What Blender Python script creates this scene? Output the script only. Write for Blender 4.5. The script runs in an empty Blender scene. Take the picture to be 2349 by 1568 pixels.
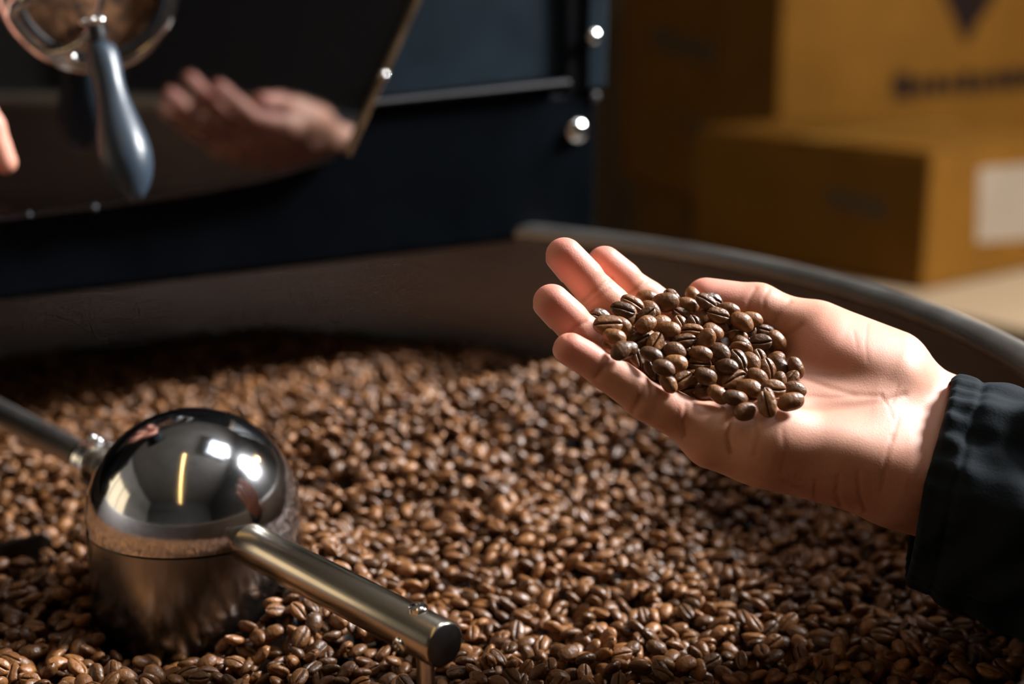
import bpy, bmesh, math, random
import numpy as np
from mathutils import Vector, Matrix
from mathutils.bvhtree import BVHTree

random.seed(7)
rng = np.random.default_rng(7)
sc = bpy.context.scene
COL = sc.collection

# ------------------------------------------------------------------ camera
W, H, FPX = 2349.0, 1568.0, 3262.0
PITCH = math.radians(14.0)
CAM = Vector((0.0, 0.0, 1.1447))
FWD = Vector((0, math.cos(PITCH), -math.sin(PITCH)))
UPV = Vector((0, math.sin(PITCH), math.cos(PITCH)))
RGT = Vector((1, 0, 0))
cd = bpy.data.cameras.new('camera')
cam = bpy.data.objects.new('camera', cd)
COL.objects.link(cam)
cam.location = CAM
cam.rotation_euler = (math.pi / 2 - PITCH, 0, 0)
cd.sensor_fit = 'HORIZONTAL'
cd.sensor_width = 36.0
cd.lens = 36.0 * FPX / W
cd.clip_start = 0.02
cd.dof.use_dof = True
cd.dof.focus_distance = 0.588
cd.dof.aperture_fstop = 4.0
cd.dof.aperture_blades = 0
sc.camera = cam

# ------------------------------------------------------------------ world, exposure
wd = bpy.data.worlds.new('world')
sc.world = wd
wd.use_nodes = True
wd.node_tree.nodes['Background'].inputs[0].default_value = (0.55, 0.7, 1.0, 1)
wd.node_tree.nodes['Background'].inputs[1].default_value = 0.004
vs = sc.view_settings
vs.view_transform = 'Standard'
vs.look = 'None'
vs.gamma = 1.0
vs.use_curve_mapping = False
vs.exposure = 0.0
sc.cycles.use_denoising = True
sc.cycles.max_bounces = 5
sc.cycles.diffuse_bounces = 2
sc.cycles.glossy_bounces = 4
sc.cycles.transmission_bounces = 2
sc.cycles.use_adaptive_sampling = True
sc.cycles.adaptive_threshold = 0.04
sc.cycles.adaptive_min_samples = 12
sc.cycles.sample_clamp_indirect = 6.0

# ------------------------------------------------------------------ large lights (daylight at the windows)
def area_light(name, loc, target, sx, sy, watts, col):
    ld = bpy.data.lights.new(name, 'AREA')
    ld.shape = 'RECTANGLE'
    ld.size = sx
    ld.size_y = sy
    ld.energy = watts
    ld.color = col
    o = bpy.data.objects.new(name, ld)
    COL.objects.link(o)
    o.location = loc
    d = Vector(target) - Vector(loc)
    o.rotation_euler = d.to_track_quat('-Z', 'Y').to_euler()
    return o

# daylight window in the wall on the right, plane x = 1.95
area_light('window_daylight', (1.93, 1.25, 2.52), (0.93, 1.00, 1.70), 0.45, 0.65, 236, (0.98, 0.985, 1.0))
area_light('skylight_daylight', (0.80, 1.05, 3.12), (0.62, 0.95, 2.2), 0.7, 0.7, 9, (0.97, 0.98, 1.0))
# warm daylight window in the wall on the left
area_light('far_window_daylight', (-2.93, 0.85, 1.65), (-1.93, 0.85, 1.65), 2.8, 1.3, 6, (1.0, 0.83, 0.6))


# ------------------------------------------------------------------ helpers
def pix(px, py, Z):
    """world point seen at photograph pixel (px, py) at distance Z along the optical axis"""
    return CAM + FWD * Z + RGT * ((px - W / 2) / FPX * Z) - UPV * ((py - H / 2) / FPX * Z)


def raydir(px, py):
    return (FWD + RGT * ((px - W / 2) / FPX) - UPV * ((py - H / 2) / FPX)).normalized()


def tag(o, label=None, cat=None, group=None, kind=None):
    if label:
        o['label'] = label
    if cat:
        o['category'] = cat
    if group:
        o['group'] = group
    if kind:
        o['kind'] = kind
    return o


def empty(name, loc=(0, 0, 0)):
    o = bpy.data.objects.new(name, None)
    COL.objects.link(o)
    o.location = loc
    o.empty_display_size = 0.05
    return o


def obj(name, bm, mat, parent=None, smooth=True, bevel=0.0, seg=2, angle=40):
    if isinstance(bm, bmesh.types.BMesh):
        bmesh.ops.recalc_face_normals(bm, faces=bm.faces)
        me = bpy.data.meshes.new(name)
        bm.to_mesh(me)
        bm.free()
    else:
        me = bm
    o = bpy.data.objects.new(name, me)
    COL.objects.link(o)
    if mat is not None:
        me.materials.append(mat)
    if smooth:
        me.polygons.foreach_set('use_smooth', [True] * len(me.polygons))
        try:
            me.set_sharp_from_angle(angle=math.radians(angle))
        except Exception:
            pass
    if bevel > 0:
        m = o.modifiers.new('bevel', 'BEVEL')
        m.width = bevel
        m.segments = seg
        m.limit_method = 'ANGLE'
        m.angle_limit = math.radians(40)
    if parent is not None:
        o.parent = parent
        o.matrix_parent_inverse = Matrix.Translation(-Vector(parent.location))
    return o


def frame_from(z, hint=(0, 0, 1)):
    z = Vector(z).normalized()
    h = Vector(hint)
    if abs(z.dot(h)) > 0.97:
        h = Vector((1, 0, 0))
    x = h.cross(z).normalized()
    y = z.cross(x)
    return x, y, z


def add_box(bm, c, sx, sy, sz, ax=(1, 0, 0), ay=(0, 1, 0), az=(0, 0, 1)):
    c, ax, ay, az = Vector(c), Vector(ax), Vector(ay), Vector(az)
    v = []
    for k in (-1, 1):
        for j in (-1, 1):
            for i in (-1, 1):
                v.append(bm.verts.new(c + ax * (i * sx / 2) + ay * (j * sy / 2) + az * (k * sz / 2)))
    for f in ((0, 1, 3, 2), (4, 6, 7, 5), (0, 4, 5, 1), (2, 3, 7, 6), (0, 2, 6, 4), (1, 5, 7, 3)):
        bm.faces.new([v[i] for i in f])


def add_lathe(bm, origin, axis, prof, n=48, cap=True, hint=(0, 0, 1)):
    """prof = [(distance along axis, radius)]"""
    x, y, z = frame_from(axis, hint)
    o = Vector(origin)
    rings = []
    for (t, r) in prof:
        if r < 1e-6:
            rings.append([bm.verts.new(o + z * t)])
        else:
            rings.append([bm.verts.new(o + z * t + (x * math.cos(2 * math.pi * k / n) + y * math.sin(2 * math.pi * k / n)) * r) for k in range(n)])
    for a, b in zip(rings[:-1], rings[1:]):
        if len(a) == 1 and len(b) == 1:
            continue
        for k in range(n):
            k2 = (k + 1) % n
            if len(a) == 1:
                bm.faces.new([a[0], b[k], b[k2]])
            elif len(b) == 1:
                bm.faces.new([a[k], b[0], a[k2]])
            else:
                bm.faces.new([a[k], b[k], b[k2], a[k2]])
    if cap:
        for r in (rings[0], rings[-1]):
            if len(r) > 2:
                bm.faces.new(r)


def add_tube(bm, pts, rad, n=12, closed=False):
    pts = [Vector(p) for p in pts]
    N = len(pts)
    rings = []
    prevx = None
    for i, p in enumerate(pts):
        if closed:
            d = pts[(i + 1) % N] - pts[i - 1]
        else:
            d = pts[min(i + 1, N - 1)] - pts[max(i - 1, 0)]
        d.normalize()
        if prevx is None:
            x, y, _ = frame_from(d)
        else:
            x = (prevx - d * prevx.dot(d)).normalized()
            y = d.cross(x)
        prevx = x
        r = rad[i] if isinstance(rad, (list, tuple)) else rad
        rings.append([bm.verts.new(p + (x * math.cos(2 * math.pi * k / n) + y * math.sin(2 * math.pi * k / n)) * r) for k in range(n)])
    R = list(zip(rings[:-1], rings[1:]))
    if closed:
        R.append((rings[-1], rings[0]))
    for a, b in R:
        for k in range(n):
            k2 = (k + 1) % n
            bm.faces.new([a[k], b[k], b[k2], a[k2]])
    if not closed:
        bm.faces.new(rings[0])
        bm.faces.new(rings[-1])


def add_prism(bm, pts, off):
    off = Vector(off)
    a = [bm.verts.new(Vector(p)) for p in pts]
    b = [bm.verts.new(Vector(p) + off) for p in pts]
    bm.faces.new(a)
    bm.faces.new(b[::-1])
    n = len(a)
    for i in range(n):
        j = (i + 1) % n
        bm.faces.new([a[i], a[j], b[j], b[i]])


# ------------------------------------------------------------------ materials
class NT:
    def __init__(self, name):
        self.m = bpy.data.materials.new(name)
        self.m.use_nodes = True
        self.t = self.m.node_tree
        self.b = self.t.nodes['Principled BSDF']

    def n(self, typ, **kw):
        nd = self.t.nodes.new(typ)
        for k, v in kw.items():
            if k.startswith('i_'):
                key = k[2:].replace('_', ' ')
                nd.inputs[key].default_value = v
            else:
                setattr(nd, k, v)
        return nd

    def l(self, a, ao, b, bi):
        self.t.links.new(a.outputs[ao], b.inputs[bi])

    def set(self, **kw):
        for k, v in kw.items():
            self.b.inputs[k.replace('_', ' ')].default_value = v
        return self


def rgba(c):
    return (c[0], c[1], c[2], 1.0)


def mat_noise(name, c1, c2, scale, rough=0.5, metallic=0.0, bump=0.0, bump_scale=None, stretch=None, rvar=0.0, detail=4.0, coord='Object', spec=0.5, coat=0.0):
    t = NT(name)
    tc = t.n('ShaderNodeTexCoord')
    mp = t.n('ShaderNodeMapping')
    if stretch:
        mp.inputs['Scale'].default_value = stretch
    t.l(tc, coord, mp, 'Vector')
    nz = t.n('ShaderNodeTexNoise', i_Scale=scale, i_Detail=detail)
    t.l(mp, 'Vector', nz, 'Vector')
    cr = t.n('ShaderNodeValToRGB')
    cr.color_ramp.elements[0].position = 0.3
    cr.color_ramp.elements[1].position = 0.7
    cr.color_ramp.elements[0].color = rgba(c1)
    cr.color_ramp.elements[1].color = rgba(c2)
    t.l(nz, 'Fac', cr, 'Fac')
    t.l(cr, 'Color', t.b, 'Base Color')
    t.set(Roughness=rough, Metallic=metallic)
    t.b.inputs['Specular IOR Level'].default_value = spec
    t.b.inputs['Coat Weight'].default_value = coat
    if rvar:
        mr = t.n('ShaderNodeMapRange')
        mr.inputs['To Min'].default_value = max(0.02, rough - rvar)
        mr.inputs['To Max'].default_value = rough + rvar
        t.l(nz, 'Fac', mr, 'Value')
        t.l(mr, 'Result', t.b, 'Roughness')
    if bump:
        n2 = t.n('ShaderNodeTexNoise', i_Scale=bump_scale or scale, i_Detail=5.0)
        t.l(mp, 'Vector', n2, 'Vector')
        bp = t.n('ShaderNodeBump', i_Strength=bump, i_Distance=0.001)
        t.l(n2, 'Fac', bp, 'Height')
        t.l(bp, 'Normal', t.b, 'Normal')
    return t.m


def mat_emit(name, col, strength):
    t = NT(name)
    t.set(Base_Color=rgba(col), Roughness=0.5)
    t.b.inputs['Emission Color'].default_value = rgba(col)
    t.b.inputs['Emission Strength'].default_value = strength
    return t.m


M = {}
M['floor'] = mat_noise('concrete_floor', (0.10, 0.085, 0.07), (0.16, 0.14, 0.12), 3, 0.6, bump=0.2, bump_scale=30)
M['wall'] = mat_noise('brown_plaster', (0.10, 0.062, 0.03), (0.14, 0.09, 0.045), 2.5, 0.85, bump=0.2, bump_scale=40)
M['darkwall'] = mat_noise('charcoal_plaster', (0.035, 0.034, 0.033), (0.05, 0.048, 0.045), 2.5, 0.85, bump=0.2, bump_scale=40)
M['ceiling'] = mat_noise('ceiling_paint', (0.14, 0.13, 0.12), (0.18, 0.17, 0.16), 2, 0.9)
M['paleplaster'] = mat_noise('cream_plaster', (0.22, 0.20, 0.17), (0.27, 0.25, 0.21), 2.5, 0.85, bump=0.2, bump_scale=40)
M['winframe'] = mat_noise('window_frame_paint', (0.03, 0.03, 0.03), (0.04, 0.04, 0.04), 9, 0.5)
M['pane_cool'] = mat_emit('daylit_pane', (0.82, 0.9, 1.0), 1.0)
M['pane_warm'] = mat_emit('warm_pane', (1.0, 0.8, 0.5), 0.3)
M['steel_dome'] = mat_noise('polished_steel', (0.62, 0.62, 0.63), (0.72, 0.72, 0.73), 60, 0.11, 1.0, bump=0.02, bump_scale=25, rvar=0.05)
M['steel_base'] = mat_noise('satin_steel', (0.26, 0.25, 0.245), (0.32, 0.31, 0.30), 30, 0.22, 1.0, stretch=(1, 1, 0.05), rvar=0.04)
M['steel_arm'] = mat_noise('brushed_steel', (0.50, 0.44, 0.35), (0.60, 0.53, 0.43), 30, 0.24, 1.0, rvar=0.03)
M['steel_dark'] = mat_noise('dark_steel', (0.06, 0.055, 0.055), (0.085, 0.08, 0.075), 120, 0.4, 1.0, rvar=0.08)
M['steel_tray'] = mat_noise('tray_steel', (0.165, 0.147, 0.14), (0.20, 0.18, 0.17), 12, 0.42, 1.0, bump=0.04, bump_scale=120, stretch=(1, 1, 6), rvar=0.05)
M['tray_rim'] = mat_noise('rim_steel', (0.48, 0.46, 0.43), (0.56, 0.54, 0.51), 30, 0.35, 1.0, rvar=0.05)
M['tray_out'] = mat_noise('tray_outside', (0.03, 0.03, 0.032), (0.04, 0.04, 0.042), 20, 0.5)
M['chrome'] = mat_noise('chrome', (0.8, 0.79, 0.77), (0.86, 0.85, 0.83), 40, 0.12, 1.0)
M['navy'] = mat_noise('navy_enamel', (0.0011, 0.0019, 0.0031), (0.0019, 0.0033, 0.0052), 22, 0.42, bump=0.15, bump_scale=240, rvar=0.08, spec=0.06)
M['navy_lit'] = mat_noise('navy_enamel_lit', (0.0055, 0.0115, 0.0180), (0.0100, 0.0195, 0.0290), 18, 0.45, bump=0.2, bump_scale=240, rvar=0.08, spec=0.2)  # navy again, lightened in colour for the light the upper panel catches
M['lip'] = mat_noise('grey_lip', (0.016, 0.016, 0.018), (0.024, 0.024, 0.027), 30, 0.5)  # plain grey, a tone above the panels
M['black'] = mat_noise('gap_shade_black', (0.004, 0.004, 0.005), (0.006, 0.006, 0.007), 30, 0.8, spec=0.02)  # black that stands for the shade inside a gap
M['gloss'] = mat_noise('polished_black_enamel', (0.002, 0.002, 0.003), (0.003, 0.003, 0.004), 6, 0.035, spec=1.0, coat=1.0)
M['gloss'].node_tree.nodes['Principled BSDF'].inputs['IOR'].default_value = 2.2
M['gloss'].node_tree.nodes['Principled BSDF'].inputs['Coat Roughness'].default_value = 0.03
M['trim_reflection'] = mat_noise('chrome_trim_orange_reflection', (0.30, 0.20, 0.11), (0.42, 0.29, 0.17), 60, 0.38, 1.0, rvar=0.1)  # chrome trim; the boxes' orange reflection is put into its base colour
M['plate_edge'] = mat_noise('plate_edge', (0.08, 0.08, 0.10), (0.12, 0.12, 0.14), 60, 0.35, 0.7, rvar=0.1)
M['handle'] = mat_noise('blue_grey_handle', (0.022, 0.034, 0.050), (0.030, 0.046, 0.066), 60, 0.36, bump=0.15, bump_scale=400)
M['stub'] = mat_noise('handle_stub', (0.008, 0.008, 0.009), (0.012, 0.012, 0.013), 40, 0.45, spec=0.15)
M['card'] = mat_noise('cardboard', (0.115, 0.045, 0.002), (0.14, 0.056, 0.003), 9, 0.8, bump=0.1, bump_scale=60, spec=0.15)
M['card2'] = mat_noise('cardboard_greenish', (0.24, 0.15, 0.05), (0.30, 0.19, 0.065), 7, 0.8, bump=0.1, bump_scale=60, spec=0.15)
M['card3'] = mat_noise('cardboard_brown', (0.09, 0.040, 0.008), (0.12, 0.053, 0.011), 7, 0.8, bump=0.1, bump_scale=60, spec=0.15)
M['print'] = mat_noise('dark_print', (0.010, 0.005, 0.004), (0.014, 0.007, 0.005), 20, 0.8, spec=0.05)
M['print2'] = mat_noise('faded_print', (0.045, 0.024, 0.006), (0.055, 0.03, 0.008), 20, 0.7)
M['tape'] = mat_noise('parcel_tape', (0.17, 0.085, 0.012), (0.20, 0.10, 0.016), 20, 0.35)
M['paper'] = mat_noise('label_paper', (0.20, 0.15, 0.10), (0.24, 0.18, 0.12), 10, 0.8)
M['pale'] = mat_noise('pale_wood', (0.20, 0.135, 0.075), (0.25, 0.17, 0.095), 6, 0.7, bump=0.1, stretch=(1, 8, 1))
M['lampglow'] = mat_emit('warm_tube', (1.0, 0.62, 0.22), 9.0)
M['lampbody'] = mat_noise('lamp_housing', (0.02, 0.02, 0.02), (0.03, 0.03, 0.03), 20, 0.5)


def make_bean_mat(name, single):
    t = NT(name)
    tc = t.n('ShaderNodeTexCoord')
    at = t.n('ShaderNodeAttribute', attribute_name='bean')
    sp = t.n('ShaderNodeSeparateColor')
    t.l(at, 'Color', sp, 'Color')
    if single:
        oi = t.n('ShaderNodeObjectInfo')
        tone = (oi, 'Random')
    else:
        tone = (sp, 'Red')
    cr = t.n('ShaderNodeValToRGB')
    e = cr.color_ramp.elements
    e[0].position, e[0].color = 0.0, (0.082, 0.034, 0.0105, 1)
    e[1].position, e[1].color = 1.0, (0.285, 0.120, 0.037, 1)
    m = e.new(0.5)
    m.color = (0.165, 0.067, 0.0205, 1)
    t.l(tone[0], tone[1], cr, 'Fac')
    nz = t.n('ShaderNodeTexNoise', i_Scale=520.0, i_Detail=3.0)
    t.l(tc, 'Object', nz, 'Vector')
    mx = t.n('ShaderNodeMix', data_type='RGBA', blend_type='MULTIPLY')
    mx.inputs['Factor'].default_value = 0.45
    cr2 = t.n('ShaderNodeValToRGB')
    cr2.color_ramp.elements[0].position = 0.3
    cr2.color_ramp.elements[0].color = (0.45, 0.42, 0.4, 1)
    cr2.color_ramp.elements[1].position = 0.65
    cr2.color_ramp.elements[1].color = (1.15, 1.15, 1.15, 1)
    t.l(nz, 'Fac', cr2, 'Fac')
    t.l(cr, 'Color', mx, 6)
    t.l(cr2, 'Color', mx, 7)
    # the crease darkened in the base colour
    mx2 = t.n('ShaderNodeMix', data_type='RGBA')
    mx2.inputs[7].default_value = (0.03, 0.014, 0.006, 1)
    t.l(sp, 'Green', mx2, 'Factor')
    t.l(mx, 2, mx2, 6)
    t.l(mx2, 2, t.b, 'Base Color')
    t.set(Roughness=0.40)
    t.b.inputs['Specular IOR Level'].default_value = 0.5
    n2 = t.n('ShaderNodeTexNoise', i_Scale=330.0, i_Detail=5.0)
    t.l(tc, 'Object', n2, 'Vector')
    bp = t.n('ShaderNodeBump', i_Strength=0.75, i_Distance=0.0010)
    t.l(n2, 'Fac', bp, 'Height')
    t.l(bp, 'Normal', t.b, 'Normal')
    return t.m


M['bean'] = make_bean_mat('roasted_bean', True)
M['bean_mass'] = make_bean_mat('roasted_bean_mass', False)

t = NT('skin')
at = t.n('ShaderNodeAttribute', attribute_name='tone')
sp = t.n('ShaderNodeSeparateColor')
t.l(at, 'Color', sp, 'Color')
tc = t.n('ShaderNodeTexCoord')
nz = t.n('ShaderNodeTexNoise', i_Scale=60.0, i_Detail=5.0)
t.l(tc, 'Object', nz, 'Vector')
cr = t.n('ShaderNodeValToRGB')
cr.color_ramp.elements[0].position = 0.3
cr.color_ramp.elements[0].color = (0.57, 0.262, 0.170, 1)
cr.color_ramp.elements[1].position = 0.7
cr.color_ramp.elements[1].color = (0.65, 0.335, 0.225, 1)
t.l(nz, 'Fac', cr, 'Fac')
mx = t.n('ShaderNodeMix', data_type='RGBA')
mx.inputs[7].default_value = (0.68, 0.26, 0.195, 1)      # pink finger pads
t.l(sp, 'Red', mx, 'Factor')
t.l(cr, 'Color', mx, 6)
mx2 = t.n('ShaderNodeMix', data_type='RGBA')
mx2.inputs[7].default_value = (0.40, 0.155, 0.085, 1)    # crease lines
t.l(sp, 'Green', mx2, 'Factor')
t.l(mx, 2, mx2, 6)
mx3 = t.n('ShaderNodeMix', data_type='RGBA')
mx3.inputs[7].default_value = (0.78, 0.52, 0.42, 1)      # nails
t.l(sp, 'Blue', mx3, 'Factor')
t.l(mx2, 2, mx3, 6)
t.l(mx3, 2, t.b, 'Base Color')
t.set(Roughness=0.56)
t.b.inputs['Subsurface Weight'].default_value = 0.4
t.b.inputs['Subsurface Radius'].default_value = (1.0, 0.35, 0.2)
t.b.inputs['Subsurface Scale'].default_value = 0.004
n2 = t.n('ShaderNodeTexNoise', i_Scale=1500.0, i_Detail=3.0)
t.l(tc, 'Object', n2, 'Vector')
n3 = t.n('ShaderNodeTexVoronoi', i_Scale=800.0)
n3.feature = 'DISTANCE_TO_EDGE'
t.l(tc, 'Object', n3, 'Vector')
ad = t.n('ShaderNodeMath', operation='ADD')
t.l(n2, 'Fac', ad, 0)
t.l(n3, 'Distance', ad, 1)
bp = t.n('ShaderNodeBump', i_Strength=0.14, i_Distance=0.0005)
t.l(ad, 'Value', bp, 'Height')
t.l(bp, 'Normal', t.b, 'Normal')
M['skin'] = t.m

t = NT('jacket_cloth')
tc = t.n('ShaderNodeTexCoord')
nz = t.n('ShaderNodeTexNoise', i_Scale=25.0, i_Detail=6.0)
t.l(tc, 'Object', nz, 'Vector')
cr = t.n('ShaderNodeValToRGB')
cr.color_ramp.elements[0].color = (0.0030, 0.0052, 0.0072, 1)
cr.color_ramp.elements[1].color = (0.0085, 0.0135, 0.0175, 1)
t.l(nz, 'Fac', cr, 'Fac')
t.l(cr, 'Color', t.b, 'Base Color')
t.set(Roughness=0.85)
t.b.inputs['Sheen Weight'].default_value = 0.03
t.b.inputs['Specular IOR Level'].default_value = 0.15
t.b.inputs['Sheen Tint'].default_value = (0.5, 0.65, 0.8, 1)
n2 = t.n('ShaderNodeTexNoise', i_Scale=900.0, i_Detail=2.0)
t.l(tc, 'Object', n2, 'Vector')
bp = t.n('ShaderNodeBump', i_Strength=0.3, i_Distance=0.0005)
t.l(n2, 'Fac', bp, 'Height')
t.l(bp, 'Normal', t.b, 'Normal')
M['cloth'] = t.m

# ------------------------------------------------------------------ room shell
def struct(name, bm, m, parent=None, **kw):
    o = obj(name, bm, m, parent, smooth=False, **kw)
    if parent is None:
        o['kind'] = 'structure'
    return o


X0, X1, Y0, Y1, ZC = -3.0, 2.0, -3.0, 4.4, 3.2
bm = bmesh.new(); add_box(bm, ((X0 + X1) / 2, (Y0 + Y1) / 2, -0.05), X1 - X0 + 0.4, Y1 - Y0 + 0.4, 0.1)
tag(struct('floor', bm, M['floor']), 'grey concrete floor of the roasting room', 'floor')
bm = bmesh.new(); add_box(bm, ((X0 + X1) / 2, (Y0 + Y1) / 2, ZC + 0.05), X1 - X0 + 0.4, Y1 - Y0 + 0.4, 0.1)
tag(struct('ceiling', bm, M['ceiling']), 'dark painted ceiling of the roasting room', 'ceiling')
bm = bmesh.new(); add_box(bm, ((X0 + X1) / 2, Y1 + 0.05, ZC / 2), X1 - X0 + 0.4, 0.1, ZC)
tag(struct('wall_back', bm, M['wall']), 'dim brown wall behind the cardboard boxes', 'wall')
bm = bmesh.new(); add_box(bm, ((X0 + X1) / 2, Y0 - 0.05, ZC / 2), X1 - X0 + 0.4, 0.1, ZC)
tag(struct('wall_front', bm, M['darkwall']), 'dark wall behind the viewer', 'wall')


def wall_with_hole(name, x, th, y0, y1, z0, z1, hy0, hy1, hz0, hz1, m, label):
    bm = bmesh.new()
    add_box(bm, (x, (y0 + hy0) / 2, (z0 + z1) / 2), th, hy0 - y0, z1 - z0)
    add_box(bm, (x, (hy1 + y1) / 2, (z0 + z1) / 2), th, y1 - hy1, z1 - z0)
    add_box(bm, (x, (hy0 + hy1) / 2, (z0 + hz0) / 2), th, hy1 - hy0, hz0 - z0)
    add_box(bm, (x, (hy0 + hy1) / 2, (hz1 + z1) / 2), th, hy1 - hy0, z1 - hz1)
    return tag(struct(name, bm, m), label, 'wall')


wall_with_hole('wall_right', X1 + 0.05, 0.1, Y0, Y1, 0, ZC, 0.90, 1.60, 2.05, 2.95, M['darkwall'], 'dark wall with a tall daylight window')
wall_with_hole('wall_left', X0 - 0.05, 0.1, Y0, Y1, 0, ZC, -0.60, 2.30, 0.95, 2.35, M['paleplaster'], 'cream wall with a warm lit window')


def window(name, x, y0, y1, z0, z1, pane, label, side):
    bm = bmesh.new()
    add_box(bm, (x + side * 0.06, (y0 + y1) / 2, (z0 + z1) / 2), 0.01, y1 - y0, z1 - z0)
    w = struct(name, bm, pane)
    tag(w, label, 'window')
    bm = bmesh.new()
    for yy in (y0 + 0.02, y1 - 0.02):
        add_box(bm, (x, yy, (z0 + z1) / 2), 0.07, 0.04, z1 - z0)
    for zz in (z0 + 0.02, z1 - 0.02):
        add_box(bm, (x, (y0 + y1) / 2, zz), 0.07, y1 - y0 - 0.08, 0.04)
    obj('window_frame', bm, M['winframe'], w, smooth=False)
    if y1 - y0 > 1.5:
        for k in (1, 2, 3):
            bm = bmesh.new()
            add_box(bm, (x - side * 0.14, y0 + (y1 - y0) * k / 4, (z0 + z1) / 2), 0.03, 0.05, z1 - z0)
            obj('mullion', bm, M['winframe'], w, smooth=False)
    return w


window('window_1', X1 + 0.05, 0.90, 1.60, 2.05, 2.95, M['pane_cool'], 'tall daylit window', 1)
window('window_2', X0 - 0.05, -0.60, 2.30, 0.95, 2.35, M['pane_warm'], 'warm lit window with dark frame', -1)
# roof window under the ceiling
bm = bmesh.new(); add_box(bm, (0.80, 1.05, ZC - 0.012), 0.84, 0.84, 0.02)
w3 = tag(struct('window_3', bm, M['pane_cool']), 'daylit roof window in the ceiling', 'window')
bm = bmesh.new()
for sx_ in (-1, 1):
    add_box(bm, (0.80 + sx_ * 0.44, 1.05, ZC - 0.06), 0.04, 0.92, 0.12)
    add_box(bm, (0.80, 1.05 + sx_ * 0.44, ZC - 0.06), 0.84, 0.04, 0.12)
obj('window_frame', bm, M['winframe'], w3, smooth=False)

# warm linear lamps hung under the ceiling
def linear_lamp(x, y0, y1, z, label, watts):
    r = empty('linear_pendant_lamp', (x, (y0 + y1) / 2, z))
    tag(r, label, 'lamp')
    bm = bmesh.new(); add_box(bm, (x, (y0 + y1) / 2, z + 0.03), 0.08, y1 - y0, 0.05)
    obj('lamp_housing', bm, M['lampbody'], r, smooth=False, bevel=0.004)
    bm = bmesh.new(); add_box(bm, (x, (y0 + y1) / 2, z), 0.045, y1 - y0 - 0.04, 0.012)
    obj('tube', bm, M['lampglow'], r, smooth=False, bevel=0.004)
    for yy in (y0 + 0.3, y1 - 0.3):
        bm = bmesh.new(); add_tube(bm, [(x, yy, z + 0.05), (x, yy, ZC)], 0.002, 6)
        obj('wire', bm, M['lampbody'], r)
    return r


linear_lamp(-0.26, -2.0, 0.5, 2.45, 'long warm linear lamp hung above the cooling tray', 10)


def pendant(loc, label, watts, rad=0.09):
    r = empty('pendant_lamp', loc)
    tag(r, label, 'lamp')
    x, y, z = loc
    bm = bmesh.new()
    add_lathe(bm, loc, (0, 0, 1), [(0.0, 0.16), (0.03, 0.155), (0.10, 0.10), (0.15, 0.045), (0.18, 0.03), (0.18, 0.02), (0.14, 0.035), (0.09, 0.092), (0.025, 0.147), (0.0, 0.155)], 40, cap=False)
    obj('lamp_shade', bm, M['lampbody'], r)
    bm = bmesh.new(); add_lathe(bm, (x, y, z), (0, 0, 1), [(0.02, 0), (0.03, 0.025), (0.055, 0.035), (0.08, 0.028), (0.11, 0.014), (0.15, 0.012)], 24)
    obj('bulb', bm, M['lampglow'], r)
    bm = bmesh.new(); add_tube(bm, [(x, y, z + 0.17), (x, y, ZC)], 0.004, 8)
    obj('cord', bm, M['lampbody'], r)
    ld = bpy.data.lights.new('bulb_light', 'POINT')
    ld.energy = watts
    ld.color = (1.0, 0.66, 0.30)
    ld.shadow_soft_size = 0.03
    lo = bpy.data.objects.new('bulb_light', ld)
    COL.objects.link(lo)
    lo.parent = r
    lo.location = (0, 0, -0.02)
    return r


pendant((1.35, 1.75, 2.0), 'dark conical pendant lamp above the cardboard boxes', 5.5)

# ------------------------------------------------------------------ cooling tray
HUB = Vector((-0.152, 0.64, 0.0))
TCX, TCY = -0.214, 0.611
ZAX = 0.900
ZRIM = 0.978
RT = 0.449
tray = empty('cooling_tray', (TCX, TCY, 0.815))
tag(tray, 'round grey steel cooling tray full of roasted coffee beans', 'tray')
o3 = (TCX, TCY, 0)
bm = bmesh.new()
add_lathe(bm, o3, (0, 0, 1), [(0.815, RT - 0.001), (0.86, RT), (ZRIM - 0.004, RT), (ZRIM - 0.004, RT + 0.004), (0.86, RT + 0.004), (0.815, RT + 0.003)], 160, cap=False)
obj('tray_wall', bm, M['steel_tray'], tray)
bm = bmesh.new()
ring = []
for k in range(14):
    a = math.pi * 2 * k / 14
    ring.append((ZRIM - 0.004 + 0.0065 * math.sin(a), RT + 0.008 + 0.010 * math.cos(a)))
ring.append(ring[0])
add_lathe(bm, o3, (0, 0, 1), ring, 160, cap=False)
obj('rim', bm, M['tray_rim'], tray)
bm = bmesh.new()
add_lathe(bm, o3, (0, 0, 1), [(0.809, 0.0), (0.809, RT), (0.815, RT), (0.815, 0.0)], 96, cap=False)
obj('tray_floor', bm, M['steel_dark'], tray)
bm = bmesh.new()
add_lathe(bm, o3, (0, 0, 1), [(0.42, 0.14), (0.50, 0.14), (0.60, RT - 0.06), (0.70, RT + 0.001), (0.8085, RT + 0.001), (0.8085, RT - 0.004), (0.70, RT - 0.004)], 96, cap=False)
obj('air_chamber', bm, M['tray_out'], tray)
for k in range(3):
    a = 0.6 + k * 2 * math.pi / 3
    bm = bmesh.new()
    add_tube(bm, [(TCX + 0.30 * math.cos(a), TCY + 0.30 * math.sin(a), 0.66), (TCX + 0.33 * math.cos(a), TCY + 0.33 * math.sin(a), 0.0)], 0.022, 16)
    obj('leg', bm, M['tray_out'], tray)

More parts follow.
